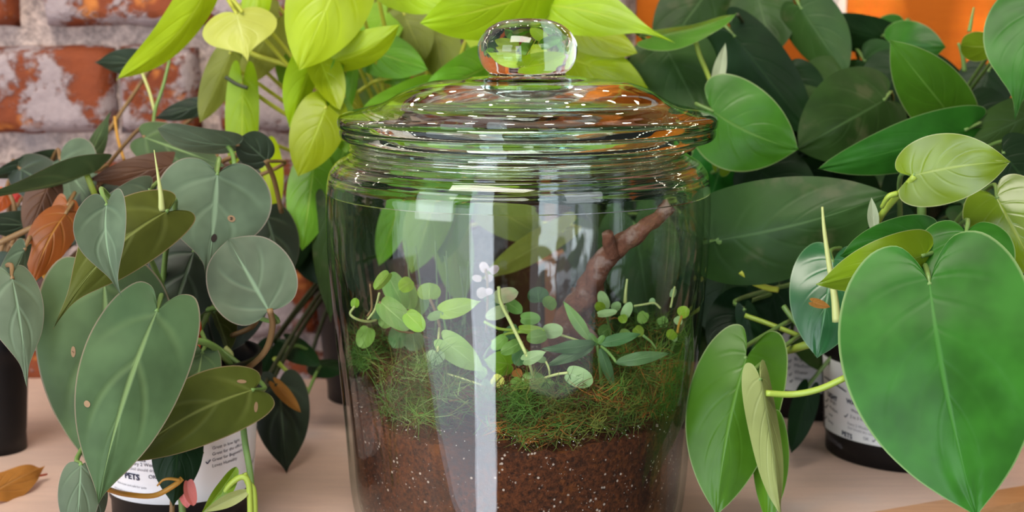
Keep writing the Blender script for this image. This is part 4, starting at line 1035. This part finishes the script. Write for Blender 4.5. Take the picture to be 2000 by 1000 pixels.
# branch
BRN = empty('driftwood_branch', at(1130, 640, .86), 'reddish brown forked driftwood branch leaning up to the right inside the jar', 'branch')
bp = [at(1085, 690, .865), at(1112, 632, .862), at(1140, 585, .858), at(1162, 540, .855), at(1188, 500, .853), at(1215, 476, .852), at(1250, 452, .85), at(1285, 424, .848), at(1312, 402, .847)]
tube('limb', bp, lambda t: px2m(bp[0], 31 - 20 * t), M['bark'], BRN, 14, 9, 0.35)
tube('stub', [at(1196, 500, .85), at(1191, 478, .846), at(1187, 456, .842)], lambda t: px2m(bp[0], 15 - 4 * t), M['bark'], BRN, 12, 7, 0.3)
tube('limb', [at(1090, 668, .85), at(1120, 640, .84), at(1150, 660, .835), at(1165, 690, .835)], lambda t: px2m(bp[0], 22 - 8 * t), M['bark'], BRN, 12, 7, 0.4)

def small_plant(name, lab, rows, stems, Y0, group=None):
    p = empty(name, at(rows[0][1][0], rows[0][1][1] + 40, Y0), lab, 'small plant')
    for r in rows:
        k = dict(r[6]) if len(r) > 6 else {}
        k.setdefault('shape', 'round'); k.setdefault('wave', 0.02); k.setdefault('fold', .15); k.setdefault('curl', .06)
        leaf(p, r[0], r[1], r[2], r[3], r[4], r[5], **k)
    for s in stems: pxtube('stem', s[0], s[1], M[s[2]], p, s[3] if len(s) > 3 else None)
    return p
B_, P_, D_, G_, V_, K_ = 'fig_bright', 'fig_pale', 'fig_dark', 'moss_leaf', 'variegated', 'pinkish'
small_plant('climbing_fig', 'bright green climbing plant with rounded leaves at the left inside the jar', [
 (B_, (760, 534), (732, 566), 24, .80, .80, dict(roll=25, fold=.5)), (G_, (758, 538), (792, 606), 46, .82, .81), (B_, (804, 548), (780, 566), 30, .81, .80),
 (B_, (838, 584), (838, 552), 46, .80, .80), (G_, (796, 556), (804, 606), 32, .825, .82), (G_, (744, 590), (802, 642), 48, .80, .79), (B_, (794, 612), (828, 645), 36, .79, .785),
 (D_, (806, 652), (812, 686), 40, .80, .795), (G_, (826, 574), (815, 615), 34, .83, .82), (B_, (692, 600), (695, 582), 17, .81, .81), (D_, (728, 610), (738, 625), 20, .82, .82),
 (G_, (770, 600), (745, 640), 36, .83, .82), (D_, (785, 640), (770, 680), 40, .83, .82), (G_, (720, 640), (705, 680), 36, .82, .81)],
 [([(693, 598, .81), (684, 612, .81), (694, 622, .81), (716, 628, .815), (735, 625, .82)], 2.5, 'pale_stem'), ([(718, 624, .815), (732, 605, .815), (741, 572, .81)], 2.2, 'pale_stem'),
  ([(717, 618, .815), (726, 600, .815), (723, 555, .81)], 2.0, 'brown_stem'), ([(840, 584, .80), (852, 612, .80), (860, 650, .80), (852, 690, .80)], 3.2, 'brown_stem'),
  ([(742, 590, .80), (770, 640, .81), (800, 650, .815), (840, 662, .82)], 2.4, 'brown_stem'), ([(760, 540, .82), (775, 600, .83), (790, 680, .84)], 2.2, 'green_stem')], .81)
for k_, (x_, y_, t_) in enumerate([(800, 700, (792, 470)), (822, 700, (812, 480)), (845, 700, (850, 470)), (860, 690, (872, 490)), (880, 690, (868, 500)), (905, 690, (898, 520)), (830, 680, (800, 540)), (890, 690, (915, 510))]):
    if k_ == 0: TG = empty('grassy_stalks', at(850, 690, .86), 'tuft of thin pale upright stalks behind the bright climbing plant in the jar', 'small plant')
    pxtube('stalk', [(x_, y_, .865), ((x_ + t_[0]) / 2 + 6, (y_ + t_[1]) / 2, .868), (t_[0], t_[1], .87)], 2.2, M['green_stem'], TG, .5)
small_plant('leafy_cutting', 'cutting with broad pointed green leaves left of the middle in the jar', [
 (B_, (864, 608), (940, 588), 38, .785, .78, dict(shape='micans')), (G_, (834, 622), (876, 608), 18, .79, .785, dict(shape='lance')), (G_, (866, 664), (948, 728), 54, .775, .77, dict(shape='micans')),
 (D_, (886, 660), (908, 695), 34, .80, .795), (P_, (852, 690), (849, 714), 36, .765, .765, dict(shape='heart')), (B_, (998, 712), (944, 702), 48, .785, .78, dict(shape='micans')),
 (D_, (1000, 690), (958, 676), 40, .80, .79, dict(shape='micans'))],
 [([(864, 610, .785), (872, 650, .79), (880, 720, .79)], 2.5, 'green_stem'), ([(855, 690, .766), (856, 670, .78), (858, 640, .80)], 2.6, 'pale_stem'), ([(872, 730, .775), (905, 740, .77), (940, 752, .768)], 2.0, 'pale_stem')], .785)
small_plant('creeping_plant', 'creeping plant with many round pale green leaves in the middle of the jar', [
 (V_, (966, 582), (1012, 570), 30, .80, .795), (V_, (990, 604), (948, 620), 26, .785, .78), (D_, (1052, 590), (1050, 560), 42, .82, .82), (G_, (1066, 600), (1082, 582), 30, .82, .815),
 (G_, (1018, 622), (1056, 622), 26, .80, .80), (B_, (1014, 642), (1064, 646), 18, .79, .785), (P_, (1062, 648), (1100, 644), 30, .79, .785), (G_, (1066, 654), (1028, 662), 28, .785, .78),
 (G_, (988, 658), (960, 682), 24, .78, .775), (G_, (1018, 668), (978, 690), 26, .775, .77), (D_, (1022, 680), (1008, 714), 32, .78, .775), (P_, (1024, 704), (1068, 686), 26, .765, .76, dict(shape='micans')),
 (P_, (1066, 704), (1042, 698), 14, .77, .765), (P_, (1108, 728), (1158, 748), 40, .758, .755, dict(label='round pale leaf against the glass')), (G_, (1042, 728), (1040, 758), 44, .77, .765),
 (G_, (1018, 742), (996, 758), 24, .77, .765), ('neon_pale', (962, 738), (984, 752), 26, .768, .765), (G_, (976, 762), (1002, 772), 30, .765, .762), (D_, (940, 748), (958, 762), 26, .77, .768),
 ('dry', (1006, 722), (1016, 738), 20, .775, .77), (G_, (1000, 770), (978, 784), 26, .765, .762), (D_, (1010, 640), (985, 660), 26, .80, .80), (G_, (990, 590), (1020, 610), 26, .81, .80), (D_, (955, 590), (975, 610), 28, .81, .80),
 (G_, (1062, 745), (1080, 765), 28, .77, .765), (G_, (930, 735), (950, 720), 24, .775, .77)],
 [([(974, 560, .79), (978, 590, .785), (1000, 635, .775), (1028, 692, .765)], 3.6, 'pale_stem'), ([(1028, 692, .765), (1036, 716, .766), (1042, 736, .77)], 3.2, 'pale_stem'), ([(1064, 738, .765), (1088, 731, .76), (1110, 728, .758)], 2.8, 'pale_stem'),
  ([(960, 668, .79), (990, 652, .79), (1030, 648, .79), (1064, 648, .79)], 3.0, 'lime_stem'), ([(945, 628, .79), (975, 642, .79), (1010, 645, .79)], 3.0, 'lime_stem'), ([(944, 700, .785), (955, 680, .785), (972, 664, .78)], 2.4, 'green_stem'), ([(1064, 650, .79), (1100, 656, .79), (1160, 676, .79)], 2.6, 'pale_stem'), ([(1074, 735, .768), (1072, 720, .768), (1066, 706, .77)], 2.2, 'pale_stem')], .78)
small_plant('pink_tipped_sprig', 'sprig with pale lilac-pink tips beside the streak of light in the jar', [
 (K_, (950, 530), (940, 512), 18, .80, .80), (K_, (958, 532), (974, 520), 16, .80, .80), (K_, (940, 545), (922, 542), 14, .80, .80), (K_, (950, 548), (962, 538), 14, .80, .80), (K_, (946, 580), (936, 562), 22, .795, .795), (K_, (950, 572), (962, 566), 14, .795, .795), (D_, (960, 575), (948, 590), 20, .80, .80)],
 [([(948, 525, .80), (952, 550, .80), (952, 600, .80), (950, 650, .805)], 2.6, 'brown_stem')], .80)
small_plant('tiny_leaved_trailer', 'pale tiny-leaved trailing plant at the right inside the jar', [
 (P_, (1184, 602), (1172, 568), 22, .83, .83), (B_, (1180, 604), (1162, 594), 20, .825, .82), (P_, (1168, 614), (1206, 608), 15, .82, .815), (P_, (1218, 620), (1232, 590), 20, .82, .82), (P_, (1196, 604), (1212, 592), 18, .83, .825),
 (B_, (1212, 616), (1222, 630), 18, .82, .815), (P_, (1272, 594), (1276, 582), 12, .83, .83), (B_, (1325, 614), (1346, 604), 24, .82, .815), (P_, (1320, 620), (1330, 634), 16, .82, .815), (B_, (1318, 648), (1304, 660), 22, .81, .805),
 (P_, (1312, 662), (1322, 656), 16, .81, .81), (B_, (1240, 640), (1255, 655), 22, .84, .835), (G_, (1190, 640), (1170, 655), 26, .84, .835), (G_, (1210, 650), (1232, 662), 26, .84, .835), (P_, (1312, 580), (1318, 562), 12, .83, .83), (G_, (1290, 620), (1300, 640), 22, .84, .835), (G_, (1260, 610), (1250, 632), 22, .85, .845)],
 [([(1221, 592, .84), (1222, 570, .84), (1225, 545, .84)], 4, 'pale_stem', .5), ([(1238, 598, .83), (1262, 594, .83), (1278, 592, .83), (1290, 602, .83)], 2.2, 'pale_stem'), ([(1334, 612, .82), (1326, 634, .815), (1323, 650, .81)], 2.5, 'orange_stem'),
  ([(1182, 600, .83), (1190, 640, .835), (1200, 690, .84)], 2.6, 'green_stem'), ([(1310, 600, .82), (1314, 580, .825), (1318, 560, .83)], 2.0, 'pale_stem'), ([(1322, 655, .81), (1310, 690, .815), (1300, 730, .82)], 2.4, 'green_stem')], .83)
small_plant('strap_leaved_fern', 'dark fern-like plant with long narrow leaves spreading at the right front in the jar', [
 (D_, (1165, 670), (1056, 682), 26, .785, .775, dict(shape='lance', roll=15, curl=.10)), (D_, (1160, 676), (1064, 716), 24, .785, .775, dict(shape='lance', curl=.08)), (D_, (1170, 672), (1252, 652), 24, .785, .79, dict(shape='lance', curl=.10)),
 (D_, (1202, 708), (1308, 690), 26, .775, .775, dict(shape='lance', curl=.10)), (G_, (1152, 664), (1100, 588), 24, .79, .80, dict(shape='lance', curl=.05)), (D_, (1172, 680), (1200, 760), 22, .785, .78, dict(shape='lance')), (G_, (1165, 672), (1150, 650), 14, .785, .785), (G_, (1168, 670), (1180, 655), 12, .785, .785)],
 [([(1166, 672, .787), (1172, 710, .787), (1176, 770, .787)], 4, 'green_stem'), ([(1174, 676, .785), (1190, 690, .78), (1204, 708, .775)], 3, 'green_stem'), ([(1256, 655, .79), (1272, 668, .79), (1282, 682, .79)], 3, 'green_stem', .6)], .785)

# ------------------------------------------------------------------ things lying about
DL = empty('fallen_leaf', ground(40, 975), 'dry orange-brown fallen leaf lying on the table at the bottom left corner', 'leaf')
g0, gt = ground(-30, 990), ground(88, 940)
leaf3(DL, 'dry', g0 + Vector((0, 0, .006)), gt + Vector((0, 0, .010)), 0.020, 20, .3, .05, 0, 'lance', .03, 'blade')
tube('leaf_stalk', [ground(50, 962) + Vector((0, 0, .004)), ground(70, 950) + Vector((0, 0, .006)), ground(92, 938) + Vector((0, 0, .004))], .0007, M['red_sheath'], DL, 6)

# string of small warm bulbs overhead, mirrored in the lid
SL = empty('string_lights', (0, 0.9, 0.8), 'strings of small warm bulbs hung above the plants, mirrored in the lid', 'string lights')
bm_ = bpy.data.meshes.new('bulb'); b = bmesh.new(); bmesh.ops.create_icosphere(b, subdivisions=2, radius=0.0055); b.to_mesh(b_me := bm_); b.free(); bm_.materials.append(M['bulb'])
for (y0, z0, n_) in ((1.12, 0.50, 56), (1.02, 0.74, 46)):
    pts = [Vector((-1.1 + 2.5 * i / (n_ - 1), y0 + 0.02 * math.sin(i * 1.7), z0 - 0.03 * abs(math.sin(math.pi * i / 6)))) for i in range(n_)]
    tube('cord', pts, 0.0018, M['dark_stem'], SL, 6, 2)
    for p in pts:
        o = bpy.data.objects.new('bulb', bm_); COL.objects.link(o); o.parent = SL; o.location = p - Vector((0, 0, 0.009)) - SL.location
